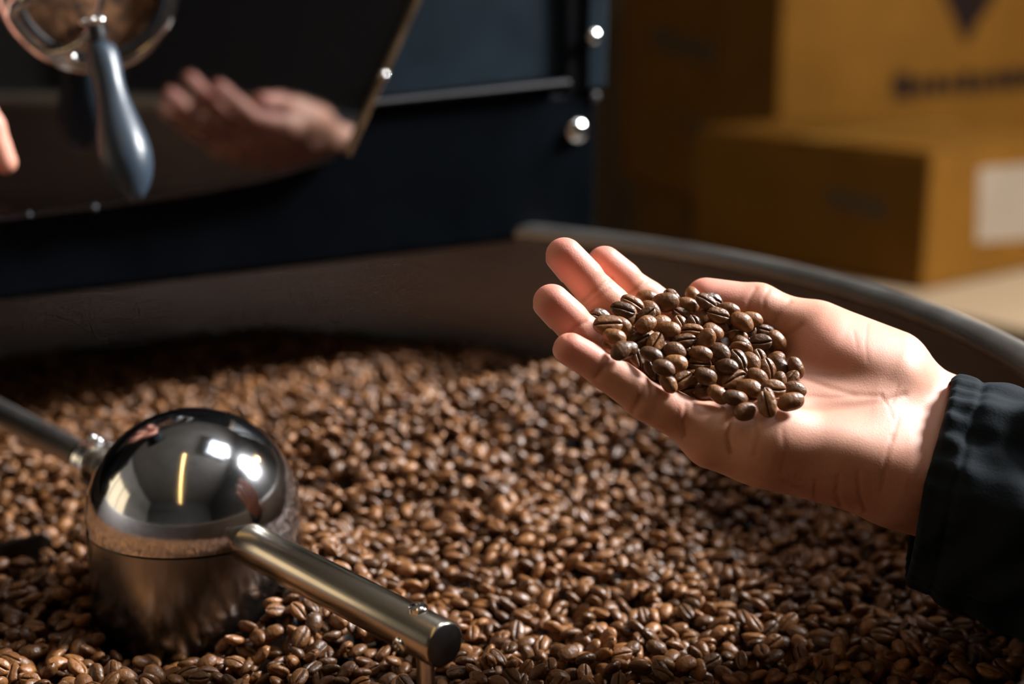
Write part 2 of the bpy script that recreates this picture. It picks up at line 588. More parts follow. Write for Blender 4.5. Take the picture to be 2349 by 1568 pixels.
# ------------------------------------------------------------------ stirring hub and arms
RD = 0.0505
stir = empty('bean_stirrer', (HUB.x, HUB.y, 0.82))
tag(stir, 'steel stirring hub with mirror dome and two tube arms in the beans', 'stirrer')
C = Vector((HUB.x, HUB.y, ZAX))
bm = bmesh.new()
prof = [(-0.0012, RD), (0.0, RD)]
for k in range(1, 25):
    a = math.pi / 2 * k / 24
    prof.append((RD * math.sin(a) * 1.02, RD * math.cos(a) if k < 24 else 0.0))
prof = [(-0.0012, RD - 0.004)] + prof
add_lathe(bm, C, (0, 0, 1), prof, 96, cap=False)
dome = obj('dome', bm, M['steel_dome'], stir)
bm = bmesh.new()
add_lathe(bm, C, (0, 0, 1), [(-0.083, RD - 0.0005), (-0.0024, RD - 0.0005), (-0.0017, RD - 0.0015), (-0.0017, RD - 0.008)], 96, cap=False)
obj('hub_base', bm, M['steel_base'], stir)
# near arm
capc = Vector((-0.0258, 0.501, ZAX))
adir = (capc - C); adir.z = 0
ALEN = adir.length
adir.normalize()
RA = 0.0094
bm = bmesh.new()
add_lathe(bm, C + adir * (RD - 0.006), adir, [(0, RA), (ALEN - RD + 0.006 - 0.001, RA), (ALEN - RD + 0.006, RA - 0.0008)], 64, cap=False)
arm = obj('arm_tube', bm, M['steel_arm'], stir)
bm = bmesh.new()
add_lathe(bm, C + adir * (ALEN - 0.002), adir, [(0, RA - 0.0009), (0.0018, RA - 0.0009), (0.0022, RA - 0.0014)], 64)
obj('end_cap', bm, M['steel_dark'], stir)
bm = bmesh.new()
add_lathe(bm, C + adir * (RD - 0.0035), adir, [(-0.006, RA + 0.0007), (0.0, RA + 0.0007), (0.0008, RA)], 64, cap=False)
obj('arm_weld', bm, M['steel_arm'], stir)


def screw(pos, axis, r, h, parent):
    bm = bmesh.new()
    add_lathe(bm, Vector(pos) - Vector(axis) * 0.0015, axis, [(0, r), (0.0015 + h * 0.5, r), (0.0015 + h * 0.85, r * 0.82), (0.0015 + h, r * 0.5), (0.0015 + h, r * 0.42), (0.0015 + h * 0.5, r * 0.40), (0.0015 + h * 0.5, 0)], 24, cap=False)
    obj('screw', bm, M['chrome'], parent)


side = adir.cross(Vector((0, 0, 1))).normalized()      # horizontal, across the arm
if side.y > 0:
    side = -side
screw(C + adir * (ALEN - 0.016) + Vector((0, 0, RA)), (0, 0, 1), 0.0038, 0.0022, stir)
screw(C + adir * (ALEN - 0.0165) + side * RA * 0.95 - Vector((0, 0, 0.003)), (side + Vector((0, 0, -0.2))).normalized(), 0.0034, 0.0016, stir)
bm = bmesh.new()
p = C + adir * (ALEN - 0.012)
add_tube(bm, [p + Vector((0, 0, -0.006)), p + Vector((0, 0, -0.079))], 0.0036, 20)
obj('rod', bm, M['steel_arm'], stir)
# far arm with its collar
bdir = -adir
bm = bmesh.new()
add_lathe(bm, C + bdir * (RD - 0.006), bdir, [(0, RA), (0.056, RA)], 48)
obj('arm_stub', bm, M['steel_arm'], stir)
bm = bmesh.new()
add_lathe(bm, C + bdir * (RD + 0.043), bdir, [(0, RA + 0.0005), (0.0, RA + 0.0034), (0.001, RA + 0.0042), (0.005, RA + 0.0042), (0.006, RA + 0.003), (0.008, RA + 0.003), (0.009, RA + 0.0038), (0.013, RA + 0.0038), (0.014, RA + 0.002), (0.014, 0.004)], 48, cap=False)
obj('collar', bm, M['chrome'], stir)
for s in (-0.0035, 0.0035):
    screw(C + bdir * (RD + 0.050 + s) + Vector((0, 0, RA + 0.004)), (0, 0, 1), 0.0024, 0.0022, stir)
bm = bmesh.new()
add_lathe(bm, C + bdir * (RD + 0.051), bdir, [(0, 0.0078), (0.20, 0.0078), (0.202, 0.007)], 48)
obj('arm_tube', bm, M['tray_rim'], stir)
# sweeping blade sticking out of the beans beside the hub
b0 = pix(-60, 1262, 0.727); b1 = pix(118, 1222, 0.742)
dv = (b1 - b0); dv.z = 0
bm = bmesh.new()
nrm = Vector((-dv.y, dv.x, 0)).normalized()
pts = [Vector((b0.x, b0.y, 0.825)), Vector((b1.x, b1.y, 0.825)), Vector((b1.x, b1.y, b1.z - 0.004)), Vector((b1.x, b1.y, b1.z)) - dv * 0.12, Vector((b0.x, b0.y, b0.z))]
add_prism(bm, pts, nrm * 0.003)
obj('sweeper_blade', bm, M['steel_dark'], stir, smooth=False, bevel=0.0006)
bm = bmesh.new()
bmid = Vector((b0.x, b0.y, 0)) .lerp(Vector((b1.x, b1.y, 0)), 0.5)
add_tube(bm, [Vector((bmid.x, bmid.y, 0.832)), Vector((C.x - RD * 0.8, C.y, 0.832))], 0.005, 12)
obj('blade_arm', bm, M['steel_dark'], stir)

# ------------------------------------------------------------------ coffee roaster
RN = Vector((0.423, -0.906, 0.0)).normalized()      # front faces this way
RTAN = Vector((0.906, 0.423, 0.0)).normalized()
RO = Vector((-0.15, 0.932, 1.0))


def on_plane(px, py, off=0.0, n=None, o=None):
    n = n or RN
    o = o or RO
    d = raydir(px, py)
    t = (o + n * off - CAM).dot(n) / d.dot(n)
    return CAM + d * t


roaster = empty('coffee_roaster', (-0.2, 1.2, 0.0))
tag(roaster, 'dark navy coffee roaster with polished black front door behind the tray', 'roaster')
# lower front panel
bl = on_plane(0, 692)
br = on_plane(1366, 533)
tr_ = on_plane(1371, 205)
seamL = on_plane(800, 246)
left_s = -0.85
lp = lambda P, s: P + RTAN * s
Lbot = bl + (bl - br).normalized() * 0.45
Ltop = seamL + (seamL - tr_).normalized() * 0.62
bm = bmesh.new()
add_prism(bm, [Lbot, bl, br, tr_, seamL, Ltop], -RN * 0.50)
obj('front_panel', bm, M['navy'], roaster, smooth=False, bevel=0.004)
# upper body, set back a little, and leaning lip along the joint
u0 = on_plane(800, 238, -0.004); u1 = on_plane(1300, 180, -0.004); u2 = on_plane(1310, -420, -0.004)
u3 = u0 + Vector((0, 0, u2.z - u0.z))
ul = u3 - RTAN * 0.60
ulb = u0 - RTAN * 0.60
bm = bmesh.new()
add_prism(bm, [ulb, u0, u1, Vector((u1.x, u1.y, u2.z)), Vector((ul.x, ul.y, u2.z))], -RN * 0.48)
obj('upper_panel', bm, M['navy_lit'], roaster, smooth=False, bevel=0.003)
bm = bmesh.new()
l0 = on_plane(780, 243, 0.002); l1 = on_plane(1303, 188, 0.002)
d_ = (l1 - l0).normalized()
add_box(bm, (l0 + l1) / 2, (l1 - l0).length, 0.009, 0.0034, d_, RN, d_.cross(RN).normalized())
obj('panel_lip', bm, M['lip'], roaster, smooth=False, bevel=0.0015)
# solid black block coloured as the shade of a gap, and the outer strip
bm = bmesh.new()
g = [on_plane(1302, 212, 0.001), on_plane(1346, 208, 0.001), on_plane(1352, -420, 0.001), on_plane(1302, -420, 0.001)]
add_prism(bm, g, -RN * 0.3)
obj('gap_shade_block', bm, M['black'], roaster, smooth=False)
bm = bmesh.new()
g = [on_plane(1346, 204, 0.004), on_plane(1391, 201, 0.004), on_plane(1410, -420, 0.004), on_plane(1354, -420, 0.004)]
add_prism(bm, g, -RN * 0.4)
obj('edge_strip', bm, M['navy_lit'], roaster, smooth=False, bevel=0.002)


def rivet(px, py, off, rpx, m='chrome'):
    c = on_plane(px, py, off)
    r = rpx / FPX * (c - CAM).dot(FWD)
    bm = bmesh.new()
    add_lathe(bm, c, RN, [(-0.002, r), (0.0, r), (r * 0.25, r * 0.96), (r * 0.5, r * 0.75), (r * 0.62, r * 0.45), (r * 0.66, 0)], 28, cap=False)
    obj('rivet', bm, M[m], roaster)


rivet(1362, 84, 0.004, 17)
rivet(1363, 222, 0.0, 13, 'lip')
rivet(1322, 300, 0.0, 28)
rivet(1362, 560 - 330, 0.0, 8, 'lip')
# body legs
for s, dp in ((-0.70, 0.30), (0.17, 0.30), (-0.70, 0.47), (0.17, 0.47)):
    c = RO + RTAN * s - RN * dp
    bm = bmesh.new()
    add_box(bm, (c.x, c.y, 0.49), 0.06, 0.06, 0.98)
    obj('leg', bm, M['navy'], roaster, smooth=False, bevel=0.003)

# polished black door plate in front of the body; it mirrors the hand
DN = Vector((0.408, -0.905, -0.040)).normalized()
DO = Vector((-0.15, 0.914, 1.066))
outline = [(-420, 540), (-200, 517), (0, 493), (214, 466), (321, 452), (464, 431), (607, 402), (700, 375), (767, 354), (800, 338), (833, 268), (880, 165), (958, -10), (1100, -330), (-420, -330)]
dp = lambda x, y, off=0.0: on_plane(x, y, off, DN, DO)
bm = bmesh.new()
add_prism(bm, [dp(x, y) for x, y in outline], -DN * 0.012)
door = obj('polished_door', bm, M['gloss'], roaster, smooth=False)
bm = bmesh.new()
add_tube(bm, [dp(x, y + 4, -0.004) for x, y in outline[:9]], 0.0026, 10)
obj('door_edge', bm, M['plate_edge'], door)
door['label'] = 'polished black door plate mirroring the hand'
bm = bmesh.new()
rt = [(795, 356), (833, 276), (880, 172), (958, -3), (1100, -322)]
for (a, b) in zip(rt[:-1], rt[1:]):
    pass
P0, P1 = dp(*rt[0]), dp(*rt[-1])
d_ = (P1 - P0).normalized()
add_box(bm, (P0 + P1) / 2 - DN * 0.004, (P1 - P0).length, 0.014, 0.0046, d_, DN, d_.cross(DN).normalized())
obj('door_side_trim', bm, M['trim_reflection'], door, smooth=False, bevel=0.001)


def dome_bolt(c, r, m, parent, name='bolt', n_=None):
    n_ = n_ or DN
    bm = bmesh.new()
    add_lathe(bm, c, n_, [(-0.002, r), (0.0, r), (r * 0.5, r * 0.85), (r * 0.8, r * 0.45), (r * 0.9, 0)], 24, cap=False)
    obj(name, bm, M[m], parent)


dome_bolt(dp(881, 174, 0.004), 0.0034, 'chrome', door)
dome_bolt(dp(66, 493, 0.001), 0.0018, 'lip', door)
dome_bolt(dp(216, 477, 0.001), 0.0022, 'lip', door)
dome_bolt(dp(342, 98, 0.001), 0.0028, 'chrome', door)

# sight glass above the handle
gc = dp(200, -40)
gx = RTAN.copy(); gx = (gx - DN * gx.dot(DN)).normalized()
gy = DN.cross(gx)
if gy.z < 0:
    gy = -gy
GR = 192 / FPX * (gc - CAM).dot(FWD)
bm = bmesh.new()
add_tube(bm, [gc + DN * 0.006 + (gx * math.cos(a) + gy * math.sin(a)) * GR for a in [2 * math.pi * k / 64 for k in range(64)]], 0.0035, 12, closed=True)
sg = obj('sight_glass_ring', bm, M['chrome'], roaster)
bm = bmesh.new()
add_tube(bm, [gc + DN * 0.010 + (gx * math.cos(a) + gy * math.sin(a)) * GR * 0.86 for a in [2 * math.pi * k / 64 for k in range(64)]], 0.0025, 10, closed=True)
obj('glass_bezel', bm, M['stub'], sg)
M['drumbeans'] = mat_noise('beans_behind_glass', (0.012, 0.005, 0.002), (0.30, 0.14, 0.06), 120, 0.6, bump=1.0, bump_scale=160, detail=6)
bm = bmesh.new()
add_lathe(bm, gc, DN, [(0.0, GR * 0.98), (0.003, GR * 0.98), (0.006, GR * 0.7), (0.008, 0.0)], 64, cap=False)
obj('beans_behind_glass', bm, M['drumbeans'], sg)
# chrome lever bracket arcs round the pivot
bm = bmesh.new()
add_tube(bm, [dp(x, y, 0.03) for x, y in ((20, 40), (30, 18), (52, 2), (80, -10))], [0.002, 0.004, 0.005, 0.004], 12)
obj('lever_arc', bm, M['chrome'], sg)
bm = bmesh.new()
add_tube(bm, [dp(x, y, 0.025) for x, y in ((110, 122), (150, 118), (178, 103), (200, 82), (216, 50), (228, 20), (236, -20))], [0.001, 0.002, 0.0024, 0.0024, 0.0022, 0.002, 0.002], 12)
obj('lever_arc', bm, M['chrome'], sg)
bm = bmesh.new()
add_tube(bm, [dp(x, y, 0.02) for x, y in ((120, 135), (155, 143), (180, 146), (202, 145))], [0.0015, 0.0022, 0.0022, 0.0026], 12)
obj('lever_arc', bm, M['chrome'], sg)
dome_bolt(dp(164, 132, 0.022), 0.0028, 'chrome', sg)

# discharge handle: stub, chrome ball nuts, pear-shaped grip
hz = 0.80
h0, h1 = pix(219, 58, hz), pix(313, 462, hz - 0.015)
hd = (h1 - h0)
HL = hd.length
k_ = hz / FPX
handle = empty('grip', h0)
bm = bmesh.new()
add_lathe(bm, h0, hd, [(-0.002, 0.0), (-0.002, 17 * k_), (0.004, 19 * k_), (0.010, 18 * k_), (0.013, 26 * k_), (0.016, 28 * k_)], 32)
stub = obj('handle_stub', bm, M['stub'], roaster)
bm = bmesh.new()
pr = [(0.115, 0), (0.117, 24), (0.135, 33), (0.19, 37), (0.26, 37), (0.33, 35), (0.40, 36), (0.47, 40), (0.55, 47), (0.63, 54), (0.70, 58), (0.76, 58.5), (0.82, 55), (0.88, 47), (0.93, 36), (0.965, 25), (0.985, 17), (1.0, 0)]
add_lathe(bm, h0, hd, [(a * HL, b * k_) for a, b in pr], 48, cap=False)
obj('handle_grip', bm, M['handle'], roaster)
bpy.data.objects.remove(handle)
for (x, y, r) in ((192, 51, 9), (212, 47, 10), (230, 48, 11)):
    c = pix(x, y, hz - 0.012)
    bm = bmesh.new()
    bmesh.ops.create_uvsphere(bm, u_segments=20, v_segments=14, radius=r * k_, matrix=Matrix.Translation(c))
    obj('ball_nut', bm, M['chrome'], stub)
bm = bmesh.new()
add_tube(bm, [pix(212, 52, hz), dp(212, 52, 0.0)], 0.004, 16)
obj('pivot_shaft', bm, M['chrome'], stub)

# ------------------------------------------------------------------ cardboard boxes in the background
def box_from_corner(corner, dl, wl, dr, wr, h, m, label, name='cardboard_box', mside=None):
    """corner = bottom nearest corner; dl / dr = horizontal directions of the left-going and right-going sides"""
    dl, dr = Vector(dl).normalized(), Vector(dr).normalized()
    c = Vector(corner)
    r = empty(name, c + dl * wl / 2 + dr * wr / 2)
    tag(r, label, 'box')
    bm = bmesh.new()
    add_prism(bm, [c, c + dr * wr, c + dr * wr + dl * wl, c + dl * wl], (0, 0, h))
    obj('carton', bm, m, r, smooth=False, bevel=0.006)
    # lid flaps: two leaves with a taped joint
    zt = Vector((0, 0, h + 0.0025))
    for s in (0, 1):
        bm = bmesh.new()
        a0 = c + zt + dl * (wl * (0.502 if s else 0.004)) + dr * 0.004
        add_prism(bm, [a0, a0 + dr * (wr - 0.008), a0 + dr * (wr - 0.008) + dl * (wl * 0.494), a0 + dl * (wl * 0.494)], (0, 0, 0.004))
        obj('flap', bm, m, r, smooth=False)
    bm = bmesh.new()
    a0 = c + zt + Vector((0, 0, 0.0045)) + dl * (wl * 0.5 - 0.025)
    add_prism(bm, [a0, a0 + dr * wr, a0 + dr * wr + dl * 0.05, a0 + dl * 0.05], (0, 0, 0.0008))
    obj('tape', bm, M['tape'], r, smooth=False)
    return r, c, dl, dr


def patch(parent, base, along, up, poly, m, name, nrm, depth=0.001):
    bm = bmesh.new()
    add_prism(bm, [Vector(base) + Vector(along) * a + Vector(up) * b for a, b in poly], Vector(nrm) * depth)
    obj(name, bm, m, parent, smooth=False)


ZV = Vector((0, 0, 1))
DLa, DRa = Vector((-0.30, 0.954, 0)), Vector((0.954, 0.30, 0))


def drop_corner(px, py, Z):
    return pix(px, py, Z)


cA = pix(1772, 520, 3.1)
rA, cA, dl, dr = box_from_corner(cA, DLa, 0.90, DRa, 0.95, 0.70, M['card'], 'large cardboard box with black printed arrow and lettering, top of the stack')
nR = dr.cross(ZV).normalized()
nR = nR if nR.y < 0 else -nR
nL = dl.cross(ZV).normalized()
nL = nL if nL.x < 0 else -nL


def face_coord(P, base, along):
    """offset (along, up) of the face point seen at pixel P"""
    n_ = Vector(along).cross(ZV).normalized()
    d = raydir(*P)
    t = (Vector(base) - CAM).dot(n_) / d.dot(n_)
    q = CAM + d * t - Vector(base)
    return q.dot(Vector(along)), q.z


def face_patch(parent, base, along, nrm, pxs, m, name):
    patch(parent, base, along, ZV, [face_coord(p, base, along) for p in pxs], m, name, nrm)


# black down-pointing mark and a line of heavy lettering
face_patch(rA, cA, dr, nR, [(2150, -40), (2178, 20), (2196, 62), (2212, 98), (2222, 98), (2238, 60), (2262, 25), (2300, -40)], M['print'], 'printed_mark')
glyphs = [(2048, 2096, 168, 228), (2100, 2128, 178, 222), (2133, 2165, 172, 220), (2169, 2195, 176, 216), (2199, 2236, 166, 214), (2240, 2268, 170, 212), (2272, 2300, 162, 208), (2304, 2345, 158, 206), (2350, 2390, 154, 202)]
for i, (a, b, c0, c1) in enumerate(glyphs):
    gpx = [(a, c0 + 8), (a + 8, c0), (b - 8, c0 - 1), (b, c0 + 8), (b - 3, (c0 + c1) / 2), (b, c1 - 8), (b - 8, c1 - 1), (a + 8, c1), (a, c1 - 8)]
    face_patch(rA, cA, dr, nR, gpx, M['print'], 'printed_letter')
face_patch(rA, cA, dl, nL, [(1490, 60), (1640, 100), (1640, 150), (1490, 105)], M['print2'], 'printed_mark')
face_patch(rA, cA, dl, nL, [(1570, 265), (1640, 285), (1640, 325), (1570, 300)], M['print2'], 'printed_mark')

# the smaller box in front, right, on the pale table
cB = pix(2116, 668, 2.30)
DLb, DRb = Vector((-0.80, 0.60, 0)), Vector((0.60, 0.80, 0))
DLb, DRb = Vector((-0.62, 0.785, 0)), Vector((0.785, 0.62, 0))
ztopB = pix(2116, 350, 2.30).z
rB, cB, dlb, drb = box_from_corner(cB, DLb, 0.52, DRb, 0.42, ztopB - cB.z, M['card'], 'smaller cardboard box with a white label on the pale table')
nRb = drb.cross(ZV).normalized(); nRb = nRb if nRb.y < 0 else -nRb
nLb = dlb.cross(ZV).normalized(); nLb = nLb if nLb.x < 0 else -nLb
face_patch(rB, cB, drb, nRb, [(2245, 385), (2400, 372), (2400, 545), (2240, 556)], M['paper'], 'paper_label')
for (a, b, c0, c1) in ((1900, 1938, 432, 470), (1945, 1985, 440, 482), (1990, 2030, 452, 496)):
    face_patch(rB, cB, dlb, nLb, [(a, c0), (b, c0 + 8), (b, c1 + 8), (a, c1)], M['print2'], 'printed_letter')

# pale table under the smaller box
tb = empty('work_table', (cB.x + 0.3, cB.y + 0.25, 0))
tag(tb, 'pale wooden table under the smaller cardboard box', 'table')
bm = bmesh.new()
tc0 = cB + DLb * -0.10 + DRb * -0.10
ztab = cB.z - 0.001
q = [tc0 + DLb * 0.64, tc0 - DLb * 0.35, tc0 - DLb * 0.35 + DRb * 0.54, tc0 + DRb * 0.54 + DLb * 0.64]
add_prism(bm, [Vector((p.x, p.y, ztab)) for p in q], (0, 0, -0.035))
obj('table_top', bm, M['pale'], tb, smooth=False, bevel=0.004)
for a, b in ((-0.3, 0.04), (-0.3, 0.5), (0.6, 0.5), (0.6, 0.04)):
    p = tc0 + DLb * a + DRb * b
    bm = bmesh.new(); add_box(bm, (p.x, p.y, (ztab - 0.035) / 2), 0.05, 0.05, ztab - 0.035)
    obj('leg', bm, M['pale'], tb, smooth=False)

# two dim boxes under the large one, with a dark gap between them
hA = cA.z - 0.004
box_from_corner(cA + DLa * 0.42 - ZV * hA + DLa * 0.02, DLa, 0.36, DRa, 0.7, hA - 0.008, M['card3'], 'brown cardboard box under the far end of the large box')
box_from_corner(cA + DLa * 0.01 - ZV * hA, DLa, 0.33, DRa, 0.7, hA - 0.008, M['card3'], 'brown cardboard box under the near corner of the large box')

# ------------------------------------------------------------------ the hand (distance field -> one continuous mesh)
Z0 = 605.0


def J(px, py, d):
    z = Z0 + d
    return np.array([(px - W / 2) / FPX * z, (py - H / 2) / FPX * z, z], dtype=np.float32)


def cam2world(P):
    P = np.asarray(P, dtype=np.float64) / 1000.0
    R = np.array([list(RGT), [-UPV.x, -UPV.y, -UPV.z], list(FWD)])
    return P @ R + np.array(list(CAM))


def world2px(P):
    D = np.asarray(P, dtype=np.float64) - np.array(list(CAM))
    z = D @ np.array(list(FWD))
    return W / 2 + FPX * (D @ np.array(list(RGT))) / z, H / 2 - FPX * (D @ np.array(list(UPV))) / z, z


PW = np.array([0.30, -0.62, -0.72], dtype=np.float32)      # palm side of the fingers, camera frame
PW /= np.linalg.norm(PW)


def cone(P, a, b, ra, rb):
    ba = b - a
    pa = P - a
    h = np.clip((pa @ ba) / max(float(ba @ ba), 1e-6), 0, 1)
    q = pa - h[:, None] * ba
    return np.sqrt(np.einsum('ij,ij->i', q, q)) - (ra + (rb - ra) * h)


def smin(a, b, k):
    h = np.clip(0.5 + 0.5 * (b - a) / k, 0, 1)
    return b + (a - b) * h - k * h * (1 - h)


# joints: MCP, PIP, DIP, tip centre (pixel, pixel, depth offset in mm), radii
FING = {
    'index': ([(1735, 800, 22), (1545, 738, 20), (1462, 672, 15), (1383, 602, 10)], [11.0, 8.6, 7.7, 6.9]),
    'middle': ([(1690, 868, 6), (1462, 772, 2), (1374, 678, -3), (1291, 585, -8)], [11.2, 9.0, 8.2, 7.2]),
    'ring': ([(1655, 942, -10), (1432, 846, -15), (1338, 768, -20), (1262, 692, -25)], [10.8, 8.6, 7.9, 7.0]),
    'pinky': ([(1640, 1000, -26), (1480, 917, -31), (1392, 854, -35), (1303, 799, -38)], [9.6, 7.9, 6.9, 5.9]),
}
TH = [(2040, 850, 8), (1872, 772, 12), (1738, 707, 15), (1618, 682, 17)]
TR = [14.0, 12.4, 10.6, 8.6]
WR_R = J(2118, 938, 10)
WR_U = J(2085, 1102, -14)
FA_R = J(2420, 1075, 20)
FA_U = J(2400, 1215, -10)


def sdf_finger(P, name):
    js, r = FING[name]
    p = [J(*j) for j in js]
    d = cone(P, p[0], p[1], r[0], r[1])
    d = smin(d, cone(P, p[1], p[2], r[1], r[2]), 2.5)
    d = smin(d, cone(P, p[2], p[3], r[2], r[3]), 2.5)
    for i in (0, 1, 2):            # soft pads between the joints
        t0, t1 = ((0.35, 0.72), (0.38, 0.70), (0.42, 0.92))[i]
        a = p[i] + (p[i + 1] - p[i]) * t0 + PW * 2.0
        b = p[i] + (p[i + 1] - p[i]) * t1 + PW * 1.8
        rr = (r[i] + r[i + 1]) / 2 - (0.7 if i < 2 else 0.6)
        d = smin(d, cone(P, a, b, rr, rr - (0 if i < 2 else 0.5)), 2.5)
    return d


def sdf_palm(P):
    d = None

    def add(x, k):
        nonlocal d
        d = x if d is None else smin(d, x, k)
    wr = {'index': WR_R * 0.75 + WR_U * 0.25, 'middle': WR_R * 0.55 + WR_U * 0.45, 'ring': WR_R * 0.3 + WR_U * 0.7, 'pinky': WR_R * 0.05 + WR_U * 0.95}
    back = -PW * 3.0
    for n_ in FING:
        m = J(*FING[n_][0][0])
        add(cone(P, wr[n_] + back, m + back * 0.6, 15.0, 11.5), 9.0)
    # wrist and forearm
    add(cone(P, WR_R, FA_R, 18.5, 22.0), 12.0)
    add(cone(P, WR_U, FA_U, 19.5, 22.0), 12.0)
    add(cone(P, (WR_R + WR_U) / 2, (FA_R + FA_U) / 2, 21.0, 24.0), 12.0)
    # heel of the hand, little-finger side
    add(cone(P, J(2040, 1075, -22), J(1760, 1012, -27), 19.0, 15.5), 11.0)
    add(cone(P, J(1760, 1008, -27), J(1640, 985, -27), 14.5, 9.5), 10.0)
    add(cone(P, J(1985, 960, -11), J(1815, 915, -8), 15.0, 11.5), 14.0)
    # ball of the thumb
    t = [J(*j) for j in TH]
    add(cone(P, t[0], t[1], TR[0] + 3.5, TR[1] + 2.5), 9.0)
    add(cone(P, J(2030, 875, -3), J(1905, 815, -1), 15.0, 13.0), 11.0)
    # web between thumb and forefinger
    add(cone(P, J(1900, 800, 22), J(1770, 800, 24), 11.0, 9.5), 9.0)
    return d


def sdf_thumb(P):
    t = [J(*j) for j in TH]
    d = cone(P, t[0], t[1], TR[0], TR[1])
    d = smin(d, cone(P, t[1], t[2], TR[1], TR[2]), 3.0)
    d = smin(d, cone(P, t[2], t[3], TR[2], TR[3]), 3.0)
    a = t[2] + (t[3] - t[2]) * 0.35 + np.array([0, 2.0, -1.5], np.float32)
    b = t[2] + (t[3] - t[2]) * 0.9 + np.array([0, 1.4, -1.0], np.float32)
    return smin(d, cone(P, a, b, 9.6, 8.4), 3.0)


def sdf_hand(P):
    P = P.astype(np.float32)
    pal = sdf_palm(P)
    out = smin(pal, sdf_thumb(P), 7.0)
    for n_ in FING:
        out = smin(out, smin(pal, sdf_finger(P, n_), 7.0), 0.8)
    return out


def surface_nets(f, lo, hi, h):
    ax = [np.arange(lo[i], hi[i] + h, h, dtype=np.float32) for i in range(3)]
    nx, ny, nz = [len(a) for a in ax]
    # coarse pass first, then only the cells near the skin
    G = np.full((nx, ny, nz), 5.0, dtype=np.float32)
    s = 4
    cx, cy, cz = ax[0][::s], ax[1][::s], ax[2][::s]
    X, Y, Z = np.meshgrid(cx, cy, cz, indexing='ij')
    Fc = f(np.stack([X.ravel(), Y.ravel(), Z.ravel()], 1)).reshape(X.shape)
    near = np.abs(Fc) < h * s * 1.8
    sign = np.repeat(np.repeat(np.repeat(np.sign(Fc) * 5, s, 0), s, 1), s, 2)[:nx, :ny, :nz]
    G[:] = sign
    from_near = np.zeros_like(near)
    for dx in (-1, 0, 1):
        for dy in (-1, 0, 1):
            for dz in (-1, 0, 1):
                from_near |= np.roll(near, (dx, dy, dz), (0, 1, 2))
    mask = np.repeat(np.repeat(np.repeat(from_near, s, 0), s, 1), s, 2)[:nx, :ny, :nz]
    I = np.argwhere(mask)
    pts = np.stack([ax[0][I[:, 0]], ax[1][I[:, 1]], ax[2][I[:, 2]]], 1)
    G[mask] = f(pts)
    ins = G < 0
    corners = [(i, j, k) for i in (0, 1) for j in (0, 1) for k in (0, 1)]
    cnt = np.zeros((nx - 1, ny - 1, nz - 1), np.int8)
    for (i, j, k) in corners:
        cnt += ins[i:nx - 1 + i, j:ny - 1 + j, k:nz - 1 + k]
    act = (cnt > 0) & (cnt < 8)
    ids = np.full(act.shape, -1, np.int64)
    A = np.argwhere(act)
    ids[act] = np.arange(len(A))
    acc = np.zeros((len(A), 3)); num = np.zeros(len(A))
    for c in corners:
        for d in range(3):
            if c[d] == 1:
                continue
            e = list(c); e[d] = 1
            g0 = G[A[:, 0] + c[0], A[:, 1] + c[1], A[:, 2] + c[2]]
            g1 = G[A[:, 0] + e[0], A[:, 1] + e[1], A[:, 2] + e[2]]
            cr_ = (g0 < 0) != (g1 < 0)
            tt = np.where(cr_, g0 / np.where(cr_, g0 - g1, 1), 0)
            p = A + np.array(c)
            p = p.astype(float); p[:, d] += tt
            acc += p * cr_[:, None]; num += cr_
    V = acc / num[:, None] * h + np.array(lo)
    Fs = []
    for d in range(3):
        sl0 = [slice(None)] * 3; sl1 = [slice(None)] * 3
        sl0[d] = slice(0, -1); sl1[d] = slice(1, None)
        ch = ins[tuple(sl0)] != ins[tuple(sl1)]
        E = np.argwhere(ch)
        o1, o2 = [(1, 2), (2, 0), (0, 1)][d]
        ok = (E[:, o1] > 0) & (E[:, o2] > 0) & (E[:, o1] < act.shape[o1]) & (E[:, o2] < act.shape[o2]) & (E[:, d] < act.shape[d])
        E = E[ok]
        flip = ins[E[:, 0], E[:, 1], E[:, 2]]
        q = []
        for (a, b) in ((-1, -1), (0, -1), (0, 0), (-1, 0)):
            e = E.copy(); e[:, o1] += a; e[:, o2] += b
            q.append(ids[e[:, 0], e[:, 1], e[:, 2]])
        Q = np.stack(q, 1)
        Q = np.where(flip[:, None], Q, Q[:, ::-1])
        Fs.append(Q)
    Q = np.concatenate(Fs)
    return V, Q[(Q >= 0).all(1)]


def subdivide_quads(V, Q):
    E = np.concatenate([Q[:, [i, (i + 1) % 4]] for i in range(4)])
    Es = np.sort(E, 1)
    U, inv = np.unique(Es, axis=0, return_inverse=True)
    inv = inv.reshape(-1)
    n, m = len(V), len(Q)
    ev = (V[U[:, 0]] + V[U[:, 1]]) / 2
    fv = V[Q].mean(1)
    V2 = np.concatenate([V, ev, fv])
    ei = [n + inv[i * m:(i + 1) * m] for i in range(4)]
    fi = n + len(U) + np.arange(m)
    Q2 = np.concatenate([np.stack([Q[:, i], ei[i], fi, ei[i - 1]], 1) for i in range(4)])
    return V2, Q2


def grad(f, P, e=0.4):
    g = np.zeros_like(P)
    for i in range(3):
        d = np.zeros(3); d[i] = e
        g[:, i] = f(P + d) - f(P - d)
    return g / np.maximum(np.linalg.norm(g, axis=1, keepdims=True), 1e-6)


V, Q = surface_nets(sdf_hand, (2.0, -56.0, 540.0), (236.0, 100.0, 668.0), 1.5)
V, Q = subdivide_quads(V, Q)
N_ = grad(sdf_hand, V)
for _ in range(2):
    V = V - N_ * sdf_hand(V)[:, None]
N_ = grad(sdf_hand, V)

